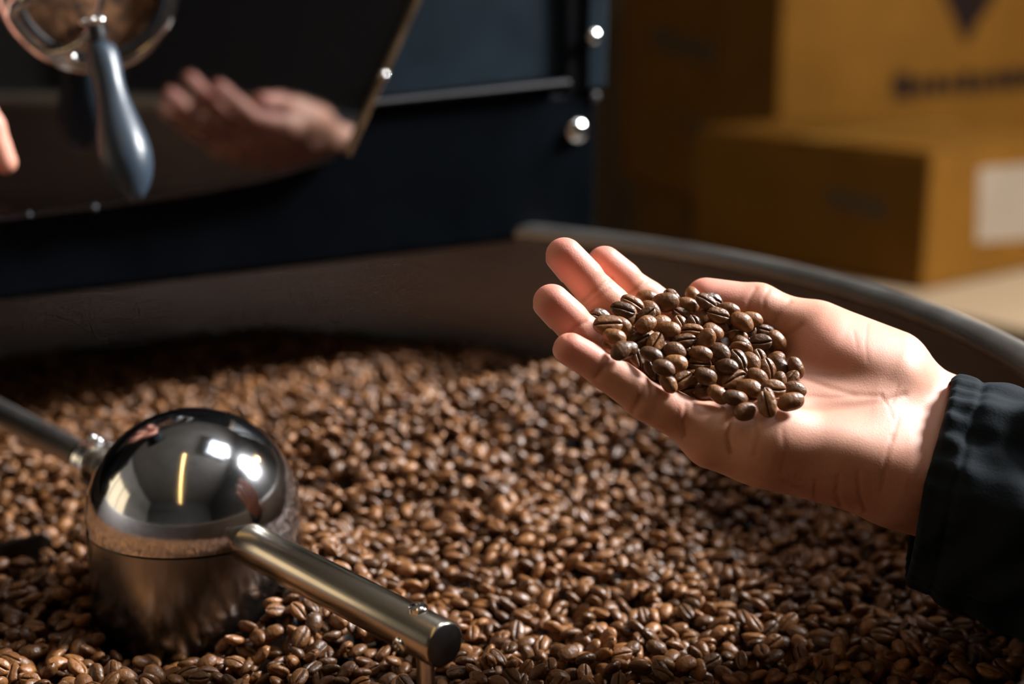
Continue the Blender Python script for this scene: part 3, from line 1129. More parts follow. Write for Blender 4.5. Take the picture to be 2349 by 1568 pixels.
# creases, finger-print ridges of tone, nails ------------------------------------------------
PX = W / 2 + FPX * V[:, 0] / V[:, 2]
PY = H / 2 + FPX * V[:, 1] / V[:, 2]
view = V / np.linalg.norm(V, axis=1, keepdims=True)
facing = -(N_ * view).sum(1)
vis = np.clip(facing * 3 + 0.3, 0, 1)


def poly_dist(pts):
    d = np.full(len(PX), 1e9)
    for (a, b) in zip(pts[:-1], pts[1:]):
        ax_, ay_ = a; bx, by = b
        dx, dy = bx - ax_, by - ay_
        h = np.clip(((PX - ax_) * dx + (PY - ay_) * dy) / (dx * dx + dy * dy), 0, 1)
        d = np.minimum(d, np.hypot(PX - ax_ - h * dx, PY - ay_ - h * dy))
    return d


crease = np.zeros(len(V)); depth = np.zeros(len(V))
CRE = [
    # finger joints (line, depth mm, width px)
    ([(1338, 690), (1362, 668), (1392, 646), (1404, 640)], 0.7, 5), ([(1300, 770), (1322, 748), (1345, 738)], 0.6, 5),
    ([(1445, 672), (1462, 660), (1482, 645)], 0.7, 5), ([(1366, 865), (1384, 842), (1402, 828)], 0.6, 5),
    ([(1345, 700), (1372, 680), (1398, 662)], 0.3, 4), ([(1450, 945), (1466, 915), (1476, 888)], 0.7, 6),
    ([(1572, 1000), (1568, 968), (1574, 930)], 0.8, 6), ([(1566, 1005), (1552, 975), (1556, 940)], 0.25, 4),
    ([(1676, 1036), (1668, 1000), (1674, 966), (1690, 948)], 0.8, 6),
    # thumb
    ([(1716, 722), (1718, 690), (1734, 660)], 0.6, 5), ([(1752, 706), (1752, 684), (1764, 664)], 0.45, 5),
    ([(1775, 738), (1790, 712), (1812, 692)], 0.5, 7), ([(1748, 748), (1772, 772), (1788, 790), (1790, 806)], 0.4, 6),
    # palm lines
    ([(1785, 800), (1800, 770), (1838, 745)], 0.6, 8), ([(1800, 862), (1850, 868), (1905, 890), (1960, 905), (2020, 908)], 0.5, 7),
    ([(1838, 930), (1890, 935), (1960, 930), (2030, 918), (2075, 905)], 0.7, 9),
    ([(1842, 905), (1900, 912), (1960, 906)], 0.3, 5), ([(1870, 1100), (1868, 1140), (1880, 1160)], 0.35, 5),
    ([(1922, 1090), (1918, 1130), (1930, 1165)], 0.35, 5), ([(1968, 1080), (1970, 1130), (1985, 1172)], 0.4, 5),
    ([(2022, 905), (2040, 935), (2048, 960)], 0.25, 4), ([(2060, 885), (2046, 925)], 0.25, 4),
    ([(1990, 745), (1984, 790), (1990, 830)], 0.2, 4), ([(1958, 760), (1965, 800)], 0.2, 4),
    ([(2045, 1000), (2030, 1060), (2022, 1120)], 0.35, 6), ([(2060, 960), (2046, 1010)], 0.3, 5),
    ([(1730, 960), (1738, 1000), (1730, 1040)], 0.25, 6), ([(1795, 985), (1800, 1030), (1792, 1080)], 0.2, 6),
]
for pts, dep, wd_ in CRE:
    d = poly_dist(pts)
    g = np.exp(-(d / wd_) ** 2) * vis
    dep = dep * 0.55
    depth += dep * g
    crease = np.maximum(crease, g * min(1.0, dep * 1.5 + 0.3))
# low swellings of the palm
for (cx, cy, sx, sy, a) in ((1960, 820, 60, 45, 1.2), (1960, 1000, 80, 60, 1.0), (1740, 1030, 45, 50, 0.8), (2090, 850, 30, 40, 0.6)):
    depth -= a * np.exp(-((PX - cx) / sx) ** 2 - ((PY - cy) / sy) ** 2) * vis
V = V - N_ * depth[:, None]

pads = np.zeros(len(V)); nail = np.zeros(len(V))
for n_ in FING:
    js = [J(*j) for j in FING[n_][0]]
    a, b = js[2], js[3]
    h = np.clip(((V - a) @ (b - a)) / ((b - a) @ (b - a)), -0.3, 1.6)
    dd = np.linalg.norm(V - (a + np.clip(h, 0, 1)[:, None] * (b - a)), axis=1)
    nearf = dd < FING[n_][1][2] + 4.5
    pads = np.maximum(pads, np.where(nearf, np.clip(h * 0.9 + 0.15, 0, 1) * 0.85, 0))
    rr = FING[n_][1][3]
    nc = b - PW * (rr + 0.5) + (b - a) / np.linalg.norm(b - a) * 0.5
    u = (b - a) / np.linalg.norm(b - a)
    s_ = np.cross(u, PW)
    q = V - nc
    nn = np.maximum(np.abs(q @ u) / 6.0, np.abs(q @ s_) / (rr * 0.72))
    nn = np.where((q @ PW < 4.0), nn, 9)
    nail = np.maximum(nail, np.clip((1.05 - nn) * 8, 0, 1))
tt_ = [J(*j) for j in TH]
dd = np.linalg.norm(V - tt_[3], axis=1)
pads = np.maximum(pads, np.clip(1.3 - dd / 22.0, 0, 0.7))
dmc = np.hypot((PX - 1905) / 90, (PY - 780) / 70)
pads = np.maximum(pads, 0.35 * np.exp(-dmc ** 2) * vis)
V = V + N_ * (nail * 0.35)[:, None]

me = bpy.data.meshes.new('hand')
VW = cam2world(V)
me.from_pydata(VW.tolist(), [], Q.tolist())
ca = me.color_attributes.new('tone', 'FLOAT_COLOR', 'POINT')
col = np.stack([pads, np.clip(crease, 0, 1) * 0.75, nail, np.ones(len(V))], 1).astype(np.float32)
ca.data.foreach_set('color', col.ravel())
me.polygons.foreach_set('use_smooth', [True] * len(me.polygons))
me.materials.append(M['skin'])
me.update()
person = empty('person', cam2world(J(2105, 1030, 0)))
tag(person, 'outstretched palm-up hand in a dark jacket sleeve holding roasted coffee beans', 'person')
hand = obj('hand', me, None, person, smooth=False)
hand['label'] = 'bare right hand cupped palm up with a thumb and four fingers'
HB = BVHTree.FromPolygons([Vector(v) for v in VW], Q.tolist())

# ------------------------------------------------------------------ fingertip of a second hand at the door
def J2(px, py, z):
    return np.array([(px - W / 2) / FPX * z, (py - H / 2) / FPX * z, z], dtype=np.float32)


F2 = [[(-150, 60, 815), (-75, 190, 812), (-22, 290, 815), (12, 372, 820)], [(-215, 90, 805), (-160, 235, 800), (-120, 345, 802), (-95, 430, 808)],
      [(-280, 110, 797), (-240, 255, 790), (-210, 365, 792), (-190, 450, 798)], [(-345, 120, 792), (-325, 240, 786), (-305, 325, 787), (-290, 395, 792)]]
T2 = [(-190, -130, 800), (-75, -60, 790), (5, 20, 785), (-14, 60, 783)]


def sdf_hand2(P):
    P = P.astype(np.float32)
    pal = None
    wr_ = J2(-330, -250, 780)
    for q in F2:
        c = cone(P, wr_, J2(*q[0]), 19.0, 11.0)
        pal = c if pal is None else smin(pal, c, 9.0)
    pal = smin(pal, cone(P, wr_, J2(-420, -420, 760), 22.0, 24.0), 10.0)
    tq = [J2(-230, -140, 795), J2(-160, -60, 800), J2(-110, 20, 800), J2(-80, 80, 800)]
    out = smin(pal, smin(cone(P, tq[0], tq[1], 14, 11.5), smin(cone(P, tq[1], tq[2], 11, 10), cone(P, tq[2], tq[3], 10, 8.5), 2), 2), 6)
    for q in F2:
        p = [J2(*j) for j in q]
        f = smin(smin(cone(P, p[0], p[1], 10.5, 9.0), cone(P, p[1], p[2], 9.0, 8.0), 2.5), cone(P, p[2], p[3], 8.0, 6.6), 2.5)
        out = smin(out, smin(pal, f, 6.0), 0.8)
    return out


V2, Q2 = surface_nets(sdf_hand2, (-430.0, -330.0, 715.0), (-250.0, -60.0, 850.0), 2.4)
V2 = V2 - grad(sdf_hand2, V2) * sdf_hand2(V2)[:, None]
me = bpy.data.meshes.new('hand')
me.from_pydata(cam2world(V2).tolist(), [], Q2.tolist())
ca = me.color_attributes.new('tone', 'FLOAT_COLOR', 'POINT')
ca.data.foreach_set('color', np.tile(np.array([0.4, 0, 0, 1], np.float32), (len(V2), 1)).ravel())
me.polygons.foreach_set('use_smooth', [True] * len(me.polygons))
me.materials.append(M['skin'])
me.update()
person2 = empty('person', cam2world(J2(-330, -250, 780)))
tag(person2, 'fingertip of another hand reaching in beside the polished black door', 'person')
obj('hand', me, None, person2, smooth=False)
bm = bmesh.new()
q0, q1 = Vector(cam2world(J2(-335, -262, 779))), Vector(cam2world(J2(-620, -760, 700)))
add_lathe(bm, q0, q1 - q0, [(0.0, 0.030), (-0.002, 0.034), (0.004, 0.037), (0.02, 0.038), (0.06, 0.043), (0.12, 0.048), ((q1 - q0).length, 0.055)], 40, cap=False)
obj('jacket_sleeve', bm, M['cloth'], person2)

# ------------------------------------------------------------------ jacket sleeve
def sleeve_mesh():
    c0 = J(2112, 1093, -6); c1 = J(2349, 1166, -16); c2 = J(2700, 1280, -20); c3 = J(3300, 1470, -10)
    ctr = [c0, c1, c2, c3]
    nseg, nu = 150, 132
    rows = []
    up = np.array([0, -1, 0.0])
    for i in range(nseg + 1):
        s = i / nseg
        # piecewise path
        t = s * 3
        k = min(int(t), 2); f = t - k
        p0 = ctr[max(k - 1, 0)]; p1 = ctr[k]; p2 = ctr[k + 1]; p3 = ctr[min(k + 2, 3)]
        if k == 0:
            p0 = 2 * p1 - p2
        c = 0.5 * ((2 * p1) + (-p0 + p2) * f + (2 * p0 - 5 * p1 + 4 * p2 - p3) * f * f + (-p0 + 3 * p1 - 3 * p2 + p3) * f ** 3)
        ax_ = 0.5 * ((-p0 + p2) + 2 * (2 * p0 - 5 * p1 + 4 * p2 - p3) * f + 3 * (-p0 + 3 * p1 - 3 * p2 + p3) * f * f)
        ax_ = ax_ / np.linalg.norm(ax_)
        if i == 0:
            dist = 0.0
        else:
            dist += np.linalg.norm(c - prev)
        prev = c
        y = up - ax_ * (up @ ax_); y /= np.linalg.norm(y)
        x = np.cross(ax_, y)
        # the cuff plane leans: the top of the opening sits further up the arm
        ring = []
        for j in range(nu):
            a = 2 * math.pi * j / nu
            ca_, sa = math.cos(a), math.sin(a)
            ry = 44.0 + 7.0 * min(1, dist / 90.0) + 6 * min(1, dist / 250)
            rx = 37.0 + 7.0 * min(1, dist / 90.0) + 6 * min(1, dist / 250)
            lean = math.exp(-dist / 40.0)
            # gathers at the elastic cuff, fading into larger folds
            g = 1.1 * math.sin(30 * a + 1.3 * math.sin(3 * a)) * math.exp(-dist / 16.0)
            g += 2.2 * math.sin(9 * a + 1.5 * math.sin(2 * a) + dist * 0.02) * math.exp(-((dist - 34) / 26) ** 2)
            g += 1.6 * math.sin(5 * a - dist * 0.055 + 1.0) * min(1, dist / 30)
            g += 1.8 * math.sin(dist * 0.13 + 2.5 * math.sin(a * 2 + 0.6)) * min(1, dist / 40)
            g += 1.1 * math.sin(dist * 0.31 + 3.1 * math.sin(a * 3)) * math.exp(-((dist - 40) / 40) ** 2)
            if dist < 3:
                g -= (3 - dist) ** 2 * 0.25
            # stitched channel of the cuff
            g -= 0.9 * math.exp(-((dist - 13) / 1.6) ** 2)
            p = c + y * ((ry + g) * ca_) + x * ((rx + g) * sa) + ax_ * (lean * (6.0 * max(0.0, -ca_)))
            ring.append(p)
        rows.append(ring)
    return rows


rows = sleeve_mesh()
bm = bmesh.new()
vr = [[bm.verts.new(Vector(cam2world(p))) for p in r] for r in rows]
nu = len(vr[0])
for a, b in zip(vr[:-1], vr[1:]):
    for k in range(nu):
        bm.faces.new([a[k], a[(k + 1) % nu], b[(k + 1) % nu], b[k]])
# hem turned inward
c_in = np.mean(np.array(rows[0]), 0)
inner = []
for k_i in range(1, 9):
    inner.append([bm.verts.new(Vector(cam2world(np.array(rows[min(k_i * 2, 20)][k]) * 1.0 + (c_in - np.array(rows[0][k])) / np.linalg.norm(c_in - np.array(rows[0][k])) * (1.6 + 0.1 * k_i)))) for k in range(nu)])
prev_ = vr[0]
for r in inner:
    for k in range(nu):
        bm.faces.new([prev_[(k + 1) % nu], prev_[k], r[k], r[(k + 1) % nu]])
    prev_ = r
bm.faces.new(vr[-1])
sl = obj('jacket_sleeve', bm, M['cloth'], person, angle=180)
sl['label'] = 'dark blue-black jacket sleeve with gathered cuff'

# ------------------------------------------------------------------ coffee beans
def bean_mesh(name, nr, angs, seed, L=1.0, Wd=0.72, Ht=0.50, crease_d=0.30, curl=0.1):
    """one bean, unit half-length; flat side with the crease faces -z"""
    r_ = np.random.default_rng(seed)
    ph = r_.uniform(0, 6.28, 4)
    vs_, cm = [], []
    xs = [-math.cos(math.pi * i / (nr)) for i in range(nr + 1)]
    rows_ = []
    for i, x in enumerate(xs):
        rad = (max(0.0, 1 - abs(x) ** 2.2)) ** 0.5
        if i in (0, nr):
            rows_.append([len(vs_)])
            vs_.append((x * L, 0.0, -0.08)); cm.append(0.0)
            continue
        row = []
        for a in angs:
            y = rad * Wd * math.cos(a)
            s = math.sin(a)
            z = rad * Ht * s
            if s < 0:
                z = rad * Ht * (-(abs(s) ** 0.75)) * 0.62
            yc = 0.06 * math.sin(2.0 * x + ph[0]) * curl * 8
            gd = 0.0
            if s < -0.2:
                gg = math.exp(-((y - yc * rad) / 0.050) ** 2)
                gd = gg * (1 - x ** 6)
                z += crease_d * gd * rad ** 0.3
                z -= 0.02 * math.exp(-((abs(y - yc) - 0.22) / 0.16) ** 2)
            bump = 1 + 0.025 * math.sin(3 * a + ph[1] + 2 * x) + 0.03 * math.sin(4 * x + ph[2] + a)
            row.append(len(vs_))
            vs_.append((x * L * (1 + 0.02 * math.sin(a * 2 + ph[3])), y * bump, z * bump)); cm.append(min(1, gd * 1.1) if s < -0.2 else 0)
        rows_.append(row)
    fs = []
    n = len(angs)
    for a, b in zip(rows_[:-1], rows_[1:]):
        for k in range(n):
            k2 = (k + 1) % n
            if len(a) == 1:
                fs.append((a[0], b[k2], b[k]))
            elif len(b) == 1:
                fs.append((a[k], a[k2], b[0]))
            else:
                fs.append((a[k], a[k2], b[k2], b[k]))
    return np.array(vs_), fs, np.array(cm)


def angles(fine):
    if fine:
        around = [-90 + d for d in (-62, -46, -32, -22, -14, -8.5, -4, 0, 4, 8.5, 14, 22, 32, 46, 62)]
        rest = [-8, 15, 40, 65, 90, 115, 140, 165, 188]
    else:
        around = [-90 + d for d in (-58, -36, -18, -7, 0, 7, 18, 36, 58)]
        rest = [0, 36, 72, 108, 144, 180]
    return [math.radians(a) for a in around + rest]


def angles_low():
    return [math.radians(a) for a in (-152, -118, -98, -90, -82, -62, -28, 15, 60, 105, 150)]


HALF = 0.0050
hi_meshes = []
for s_ in range(8):
    w_ = 0.66 + 0.03 * (s_ % 4)
    v, f, c = bean_mesh('coffee_bean', 16, angles(True), 100 + s_, 1.0, w_, 0.50 + 0.025 * (s_ % 3), 0.20 + 0.04 * (s_ % 3), curl=0.08 + 0.07 * (s_ % 3))
    me = bpy.data.meshes.new('coffee_bean')
    me.from_pydata((v * HALF).tolist(), [], f)
    ca = me.color_attributes.new('bean', 'FLOAT_COLOR', 'POINT')
    ca.data.foreach_set('color', np.stack([np.full(len(c), 0.5), c, c * 0, c * 0 + 1], 1).astype(np.float32).ravel())
    me.polygons.foreach_set('use_smooth', [True] * len(me.polygons))
    me.materials.append(M['bean'])
    me.update()
    hi_meshes.append(me)


def put_bean(pos, R, scale, label, group, k):
    o = bpy.data.objects.new('coffee_bean', hi_meshes[k % 8])
    COL.objects.link(o)
    o.matrix_world = Matrix.Translation(Vector(pos)) @ Matrix([list(r) for r in R]).to_4x4() @ Matrix.Diagonal((scale[0], scale[1], scale[2], 1))
    tag(o, label, 'coffee bean', group)
    return o


def rot_from(xdir, zdir):
    """columns: bean long axis, side axis, rounded-back axis"""
    z = np.array(zdir, float); z /= np.linalg.norm(z)
    x = np.array(xdir, float); x = x - z * (x @ z); x /= np.linalg.norm(x)
    return np.stack([x, np.cross(z, x), z], 1)


Rc = np.array([list(RGT), list(UPV), list(-FWD)])      # rows: image right, image up, towards the camera (world)

# beans on the palm, read off the photograph: zoomed x, zoomed y, length, angle, 1 = crease shows
HBEANS = [
    (880, 645, 175, 22, 1), (1000, 600, 145, 0, 0), (1125, 650, 190, -12, 0), (1185, 605, 120, 50, 1), (1290, 658, 155, 20, 0), (1330, 600, 95, 70, 0), (1437, 655, 130, 30, 1),
    (1480, 622, 140, 20, 1), (810, 710, 170, 14, 1), (952, 738, 150, -52, 1), (650, 762, 140, 8, 1), (698, 828, 205, -4, 1), (832, 800, 140, 30, 0), (1112, 768, 178, -8, 0),
    (965, 818, 110, -30, 0), (1262, 725, 140, 35, 1), (1238, 808, 125, 65, 1), (1358, 808, 145, 68, 1), (1402, 738, 125, -60, 0), (1530, 748, 155, 8, 1), (1588, 697, 135, 10, 0),
    (1685, 775, 175, 32, 0), (1533, 832, 165, 24, 1), (1720, 866, 185, 8, 0), (1872, 845, 150, 22, 1), (1950, 912, 120, 60, 0), (1830, 948, 160, -14, 1), (1872, 1022, 145, 14, 1),
    (1690, 958, 105, 40, 0), (1560, 942, 175, -70, 0), (1512, 1018, 140, 35, 0), (1418, 920, 150, -45, 0), (1262, 915, 170, -12, 1), (1062, 920, 150, -62, 1), (1150, 876, 125, 20, 0),
    (935, 928, 130, -20, 1), (832, 886, 125, 10, 1), (703, 936, 150, -58, 0), (785, 988, 165, -48, 0), (832, 1030, 150, -30, 0), (910, 1072, 165, 82, 1), (1018, 1052, 130, 20, 0),
    (1108, 990, 130, 70, 0), (1200, 1008, 140, 30, 0), (1388, 1030, 130, 10, 0), (1660, 1070, 150, 72, 1), (1775, 1076, 130, 60, 0), (1895, 1130, 145, 74, 1), (1990, 1116, 140, 82, 0),
    (2086, 1172, 135, 70, 0), (1198, 1094, 125, 10, 0), (1388, 1106, 150, 12, 1), (1515, 1150, 150, 42, 0), (1655, 1195, 195, -30, 1), (1803, 1195, 150, 32, 0), (1010, 1186, 145, 80, 1),
    (1130, 1220, 135, 62, 0), (1266, 1212, 170, -38, 1), (1400, 1212, 120, 10, 0), (1412, 1302, 140, -20, 0), (1525, 1302, 130, 50, 0), (1755, 1290, 190, 10, 0), (1890, 1392, 190, 78, 1),
    (1718, 1428, 175, -26, 0), (2046, 1376, 195, -4, 0), (1642, 1368, 130, 10, 0), (1945, 1286, 175, 2, 1), (2082, 1282, 120, 10, 0), (1285, 1312, 140, -12, 1), (1110, 1118, 110, 20, 0),
    (1268, 1060, 100, 30, 0), (1470, 860, 110, 20, 0), (1640, 900, 90, 0, 0), (1770, 800, 110, 10, 0), (760, 905, 100, 20, 0), (1030, 700, 110, 30, 0), (1330, 880, 110, 0, 1), (1590, 1110, 110, 20, 0),
]
pos, rots, scl, flag, fixed = [], [], [], [], []
poly = [(1365, 730), (1415, 690), (1470, 670), (1530, 672), (1600, 680), (1660, 690), (1725, 738), (1785, 770), (1800, 830), (1838, 870), (1836, 925), (1760, 958), (1690, 948), (1600, 905), (1500, 885), (1440, 850), (1392, 815)]
PA = np.array(poly, float)


def poly_in(x, y):
    c = False
    j = len(PA) - 1
    for i in range(len(PA)):
        if (PA[i, 1] > y) != (PA[j, 1] > y) and x < (PA[j, 0] - PA[i, 0]) * (y - PA[i, 1]) / (PA[j, 1] - PA[i, 1]) + PA[i, 0]:
            c = not c
        j = i
    return c


def edge_dist(x, y):
    d = 1e9
    for i in range(len(PA)):
        a, b = PA[i - 1], PA[i]
        ab = b - a
        h = np.clip(((x - a[0]) * ab[0] + (y - a[1]) * ab[1]) / (ab @ ab), 0, 1)
        d = min(d, math.hypot(x - a[0] - h * ab[0], y - a[1] - h * ab[1]))
    return d


def hand_hit(px, py):
    d = raydir(px, py)
    hit = HB.ray_cast(CAM, d)
    return hit[3] if hit[0] is not None else None


PALMW = np.array(cam2world(PW * 1000.0)) - np.array(cam2world([0, 0, 0]))
PALMW = PALMW / np.linalg.norm(PALMW)


def pile(px, py):
    """distance along the view ray of the top of the heap"""
    e = edge_dist(px, py) if poly_in(px, py) else 0.0
    return 0.018 * (1 - math.exp(-e / 45.0))


def add_hand_bean(px, py, length, ang, crease_up, sink, jitter):
    t = hand_hit(px, py)
    if t is None:
        return
    tt = t - 0.0028 - max(0.0, pile(px, py) - sink)
    P = np.array(CAM + raydir(px, py) * tt)
    a = math.radians(ang)
    xd = Rc[0] * math.cos(a) - Rc[1] * math.sin(a)      # photo angles run clockwise
    tow = Rc[2] * 0.80 + PALMW * 0.55 + rng.normal(0, jitter, 3)
    xd = xd + rng.normal(0, jitter, 3) * 0.6
    zd = -tow if crease_up else tow
    pos.append(P); rots.append(rot_from(xd, zd))
    s = length / 3.2625 / FPX * tt / (2 * HALF)
    s = min(max(s * 1.1, 0.98), 1.26)
    scl.append((s, s * rng.uniform(0.95, 1.05), s * rng.uniform(0.95, 1.08)))
    flag.append(crease_up)


for (zx, zy, ln, an, cu) in HBEANS:
    add_hand_bean(1180 + zx / 3.2625, 500 + zy / 3.2625, ln, an, cu, 0.0, 0.16)
n_top = len(pos)
tries = 0
while len(pos) < n_top + 42 and tries < 600:
    tries += 1
    x, y = rng.uniform(1370, 1830), rng.uniform(675, 950)
    if poly_in(x, y) and edge_dist(x, y) > 12:
        add_hand_bean(x, y, rng.uniform(140, 170), rng.uniform(0, 180), int(rng.random() < 0.4), rng.uniform(0.005, 0.011), 0.5)
# push overlapping beans apart (each bean as three balls), keep them above the skin
POS = np.array(pos)
B0 = np.array(pos)
nb = len(POS)
offs = (-0.0027, 0.0, 0.0027)
for it in range(60):
    S = np.concatenate([POS + np.array([r[:, 0] for r in rots]) * o_ for o_ in offs])
    own = np.tile(np.arange(nb), 3)
    D = S[:, None, :] - S[None, :, :]
    L = np.linalg.norm(D, axis=2) + 1e-9
    ov = np.clip(0.0056 - L, 0, None)
    ov[own[:, None] == own[None, :]] = 0
    push = (D / L[..., None] * ov[..., None]).sum(1) * 0.22
    # sideways moves are damped so the heap keeps its place in the picture
    mv = np.zeros_like(POS)
    np.add.at(mv, own, push)
    vd = np.array([list(raydir(W * 0.65, H * 0.52))])
    al = (mv * vd).sum(1, keepdims=True) * vd
    mv = np.clip(al * 1.3 + (mv - al) * 0.45, -0.0006, 0.0006)
    POS += mv + (B0 - POS) * 0.03
    for i in range(nb):
        for o_ in offs:
            p = POS[i] + rots[i][:, 0] * o_
            loc, nrm_, _, dist_ = HB.find_nearest(Vector(p))
            sd = (Vector(p) - loc).dot(nrm_)
            if sd < 0.0024:
                POS[i] += np.array(nrm_) * min(0.0024 - sd, 0.004) * 0.5
for i in range(nb):
    qx, qy, _ = world2px(POS[i][None, :])
    qx, qy = float(qx[0]), float(qy[0])
    if qx < 1480:
        where = 'at the fingertip end of the palm heap'
    elif qx > 1725 and qy > 830:
        where = 'at the palm heel end of the palm heap'
    elif qy < 725:
        where = 'along the thumb side of the palm heap'
    elif qy > 850:
        where = 'along the little-finger side of the palm heap'
    else:
        where = 'in the middle of the palm heap'
    if i >= n_top:
        lab, grp = 'coffee bean half buried ' + where, 'beans half buried in the heap on the palm'
    elif flag[i]:
        lab, grp = 'coffee bean lying crease up ' + where, 'crease-up beans on the palm'
    else:
        lab, grp = 'coffee bean lying round back up ' + where, 'round-backed beans on the palm'
    put_bean(POS[i], rots[i], scl[i], lab, grp, i)
n_hand = nb

# ------------------------------------------------------------------ the bed of beans in the tray
g = 0.001
gx0, gy0 = TCX - RT, TCY - RT
ng = int(2 * RT / g) + 1
xs = gx0 + np.arange(ng) * g
ys = gy0 + np.arange(ng) * g
XX, YY = np.meshgrid(xs, ys, indexing='ij')


def sstep(a, b, x):
    t_ = np.clip((x - a) / (b - a), 0, 1)
    return t_ * t_ * (3 - 2 * t_)


def bed_height(x, y):
    z = 0.8545 + 0.027 * sstep(0.70, 1.04, y) - 0.017 * sstep(-0.20, -0.45, x) * sstep(0.72, 0.95, y)
    # ridge thrown up behind and beside the hub
    yr = 0.785 + 0.45 * (x + 0.13) - 0.8 * np.clip(x - 0.02, 0, None) ** 2
    d = y - yr
    z = z + np.where(d < 0, 0.042 * np.exp(-(d / 0.10) ** 2), 0.042 * np.exp(-(d / 0.036) ** 2)) * sstep(-0.24, -0.08, x)
    z = z + 0.020 * np.exp(-((x + 0.092) / 0.030) ** 2 - ((y - 0.63) / 0.045) ** 2)
    z = z + 0.008 * np.exp(-((x + 0.28) / 0.09) ** 2 - ((y - 0.82) / 0.08) ** 2)
    z = z + 0.006 * np.exp(-((x - 0.02) / 0.06) ** 2 - ((y - 0.70) / 0.05) ** 2)
    z = z + 0.0025 * np.sin(31 * x + 1.0) * np.sin(37 * y + 0.6) + 0.0015 * np.sin(83 * x + 2.0) * np.sin(71 * y)
    z = z - 0.008 * np.exp(-((x + 0.152) ** 2 + (y - 0.585) ** 2) / 0.03 ** 2)
    return z


HBED = bed_height(XX, YY)
RR = np.hypot(XX - TCX, YY - TCY)
RH = np.hypot(XX - HUB.x, YY - HUB.y)
HM = HBED - 0.0135
blocked = (RH < RD + 0.0022) | (RR > RT - 0.003)
rodp = C + adir * (ALEN - 0.012)
blocked |= np.hypot(XX - rodp.x, YY - rodp.y) < 0.0052
blade_d = np.abs((XX - b0.x) * nrm.x + (YY - b0.y) * nrm.y - 0.0015)
along_b = ((XX - b0.x) * dv.x + (YY - b0.y) * dv.y) / (dv.length ** 2)
blocked |= (blade_d < 0.004) & (along_b > -0.05) & (along_b < 1.05)
HM[blocked] = 9.0
idx_ok = np.argwhere(~blocked)
# the part of the tray the picture shows gets three layers, the rest is one layer thinner
ppx, ppy, pz = world2px(np.stack([XX.ravel(), YY.ravel(), HBED.ravel()], 1))
seen = ((ppx > -160) & (ppx < W + 160) & (ppy > 700) & (ppy < H + 190) & (pz > 0.3)).reshape(XX.shape)
HM[~blocked & ~seen] += 0.0072
idx_seen = np.argwhere(~blocked & seen)
idx_out = np.argwhere(~blocked & ~seen)
axes = np.array([HALF, HALF * 0.70, HALF * 0.44])
beans = []


def drop(pool, count, lift, cand):
    for _ in range(count):
        pick = pool[rng.integers(0, len(pool), cand)]
        exc = HM[pick[:, 0], pick[:, 1]] - HBED[pick[:, 0], pick[:, 1]]
        k = int(np.argmin(exc))
        if exc[k] > lift:
            continue
        ci, cj = pick[k]
        gi0, gi1 = max(ci - 2, 0), min(ci + 2, ng - 1)
        gj0, gj1 = max(cj - 2, 0), min(cj + 2, ng - 1)
        sc_ = rng.uniform(0.88, 1.12)
        az = rng.uniform(0, 2 * math.pi)
        up = np.array([rng.normal(0, 0.7), rng.normal(0, 0.7), 1.0])
        flip = -1 if rng.random() < 0.45 else 1
        R = rot_from((math.cos(az), math.sin(az), rng.normal(0, 0.35)), up * flip)
        ax2 = axes * sc_
        A = R @ np.diag(1 / ax2 ** 2) @ R.T
        e = np.sqrt(np.diag(R @ np.diag(ax2 ** 2) @ R.T))
        ni, nj = int(e[0] / g), int(e[1] / g)
        i0, i1, j0, j1 = max(ci - ni, 0), min(ci + ni + 1, ng), max(cj - nj, 0), min(cj + nj + 1, ng)
        dx = (np.arange(i0, i1) - ci)[:, None] * g
        dy = (np.arange(j0, j1) - cj)[None, :] * g
        a_ = A[2, 2]
        b_ = 2 * (A[0, 2] * dx + A[1, 2] * dy)
        c_ = A[0, 0] * dx * dx + A[1, 1] * dy * dy + 2 * A[0, 1] * dx * dy - 1
        disc = b_ * b_ - 4 * a_ * c_
        m = disc > 0
        if not m.any():
            continue
        sq = np.sqrt(np.where(m, disc, 0))
        lo_ = (-b_ - sq) / (2 * a_)
        hi_ = (-b_ + sq) / (2 * a_)
        sub = HM[i0:i1, j0:j1]
        if (sub[m] > 5).mean() > 0.06:
            continue
        val = np.where(m & (sub < 5), sub - lo_, -9)
        vv = val[m & (sub < 5)]
        if len(vv) == 0:
            continue
        z0 = float(np.quantile(vv, 0.90))
        if z0 > HBED[ci, cj] + 0.0075:
            continue
        top = np.where(m & (sub < 5), np.maximum(sub, z0 + hi_), sub)
        HM[i0:i1, j0:j1] = top
        beans.append((ci * g + gx0, cj * g + gy0, z0, R, sc_))


drop(idx_seen, 15500, 0.0015, 7)
n_seen = len(beans)
drop(idx_out, 9500, 0.0005, 6)
print('beans dropped', n_seen, len(beans))
BP = np.array([b[:3] for b in beans])
bx, by, bz = world2px(BP)
# the beans that show largest stay single things
occl = np.zeros(len(BP), bool)
inview = (bx > -20) & (bx < W + 20) & (by > 780) & (by < H + 10)
topness = BP[:, 2] - bed_height(BP[:, 0], BP[:, 1])
score = np.where(inview & (topness > -0.003) & ~((bx > 2030) & (by < 1450)), 1.0 / bz, 0)
N_SINGLE = 178
# visible from the camera: march towards it over the height map
def visible(p):
    d = np.array(list(CAM)) - p
    n = np.linalg.norm(d); d /= n
    for s in np.arange(0.0065, 0.06, 0.0022):
        q = p + d * s
        i, j = int((q[0] - gx0) / g), int((q[1] - gy0) / g)
        if 0 <= i < ng and 0 <= j < ng and q[2] < HM[i, j] - 0.0006:
            return False
    return True


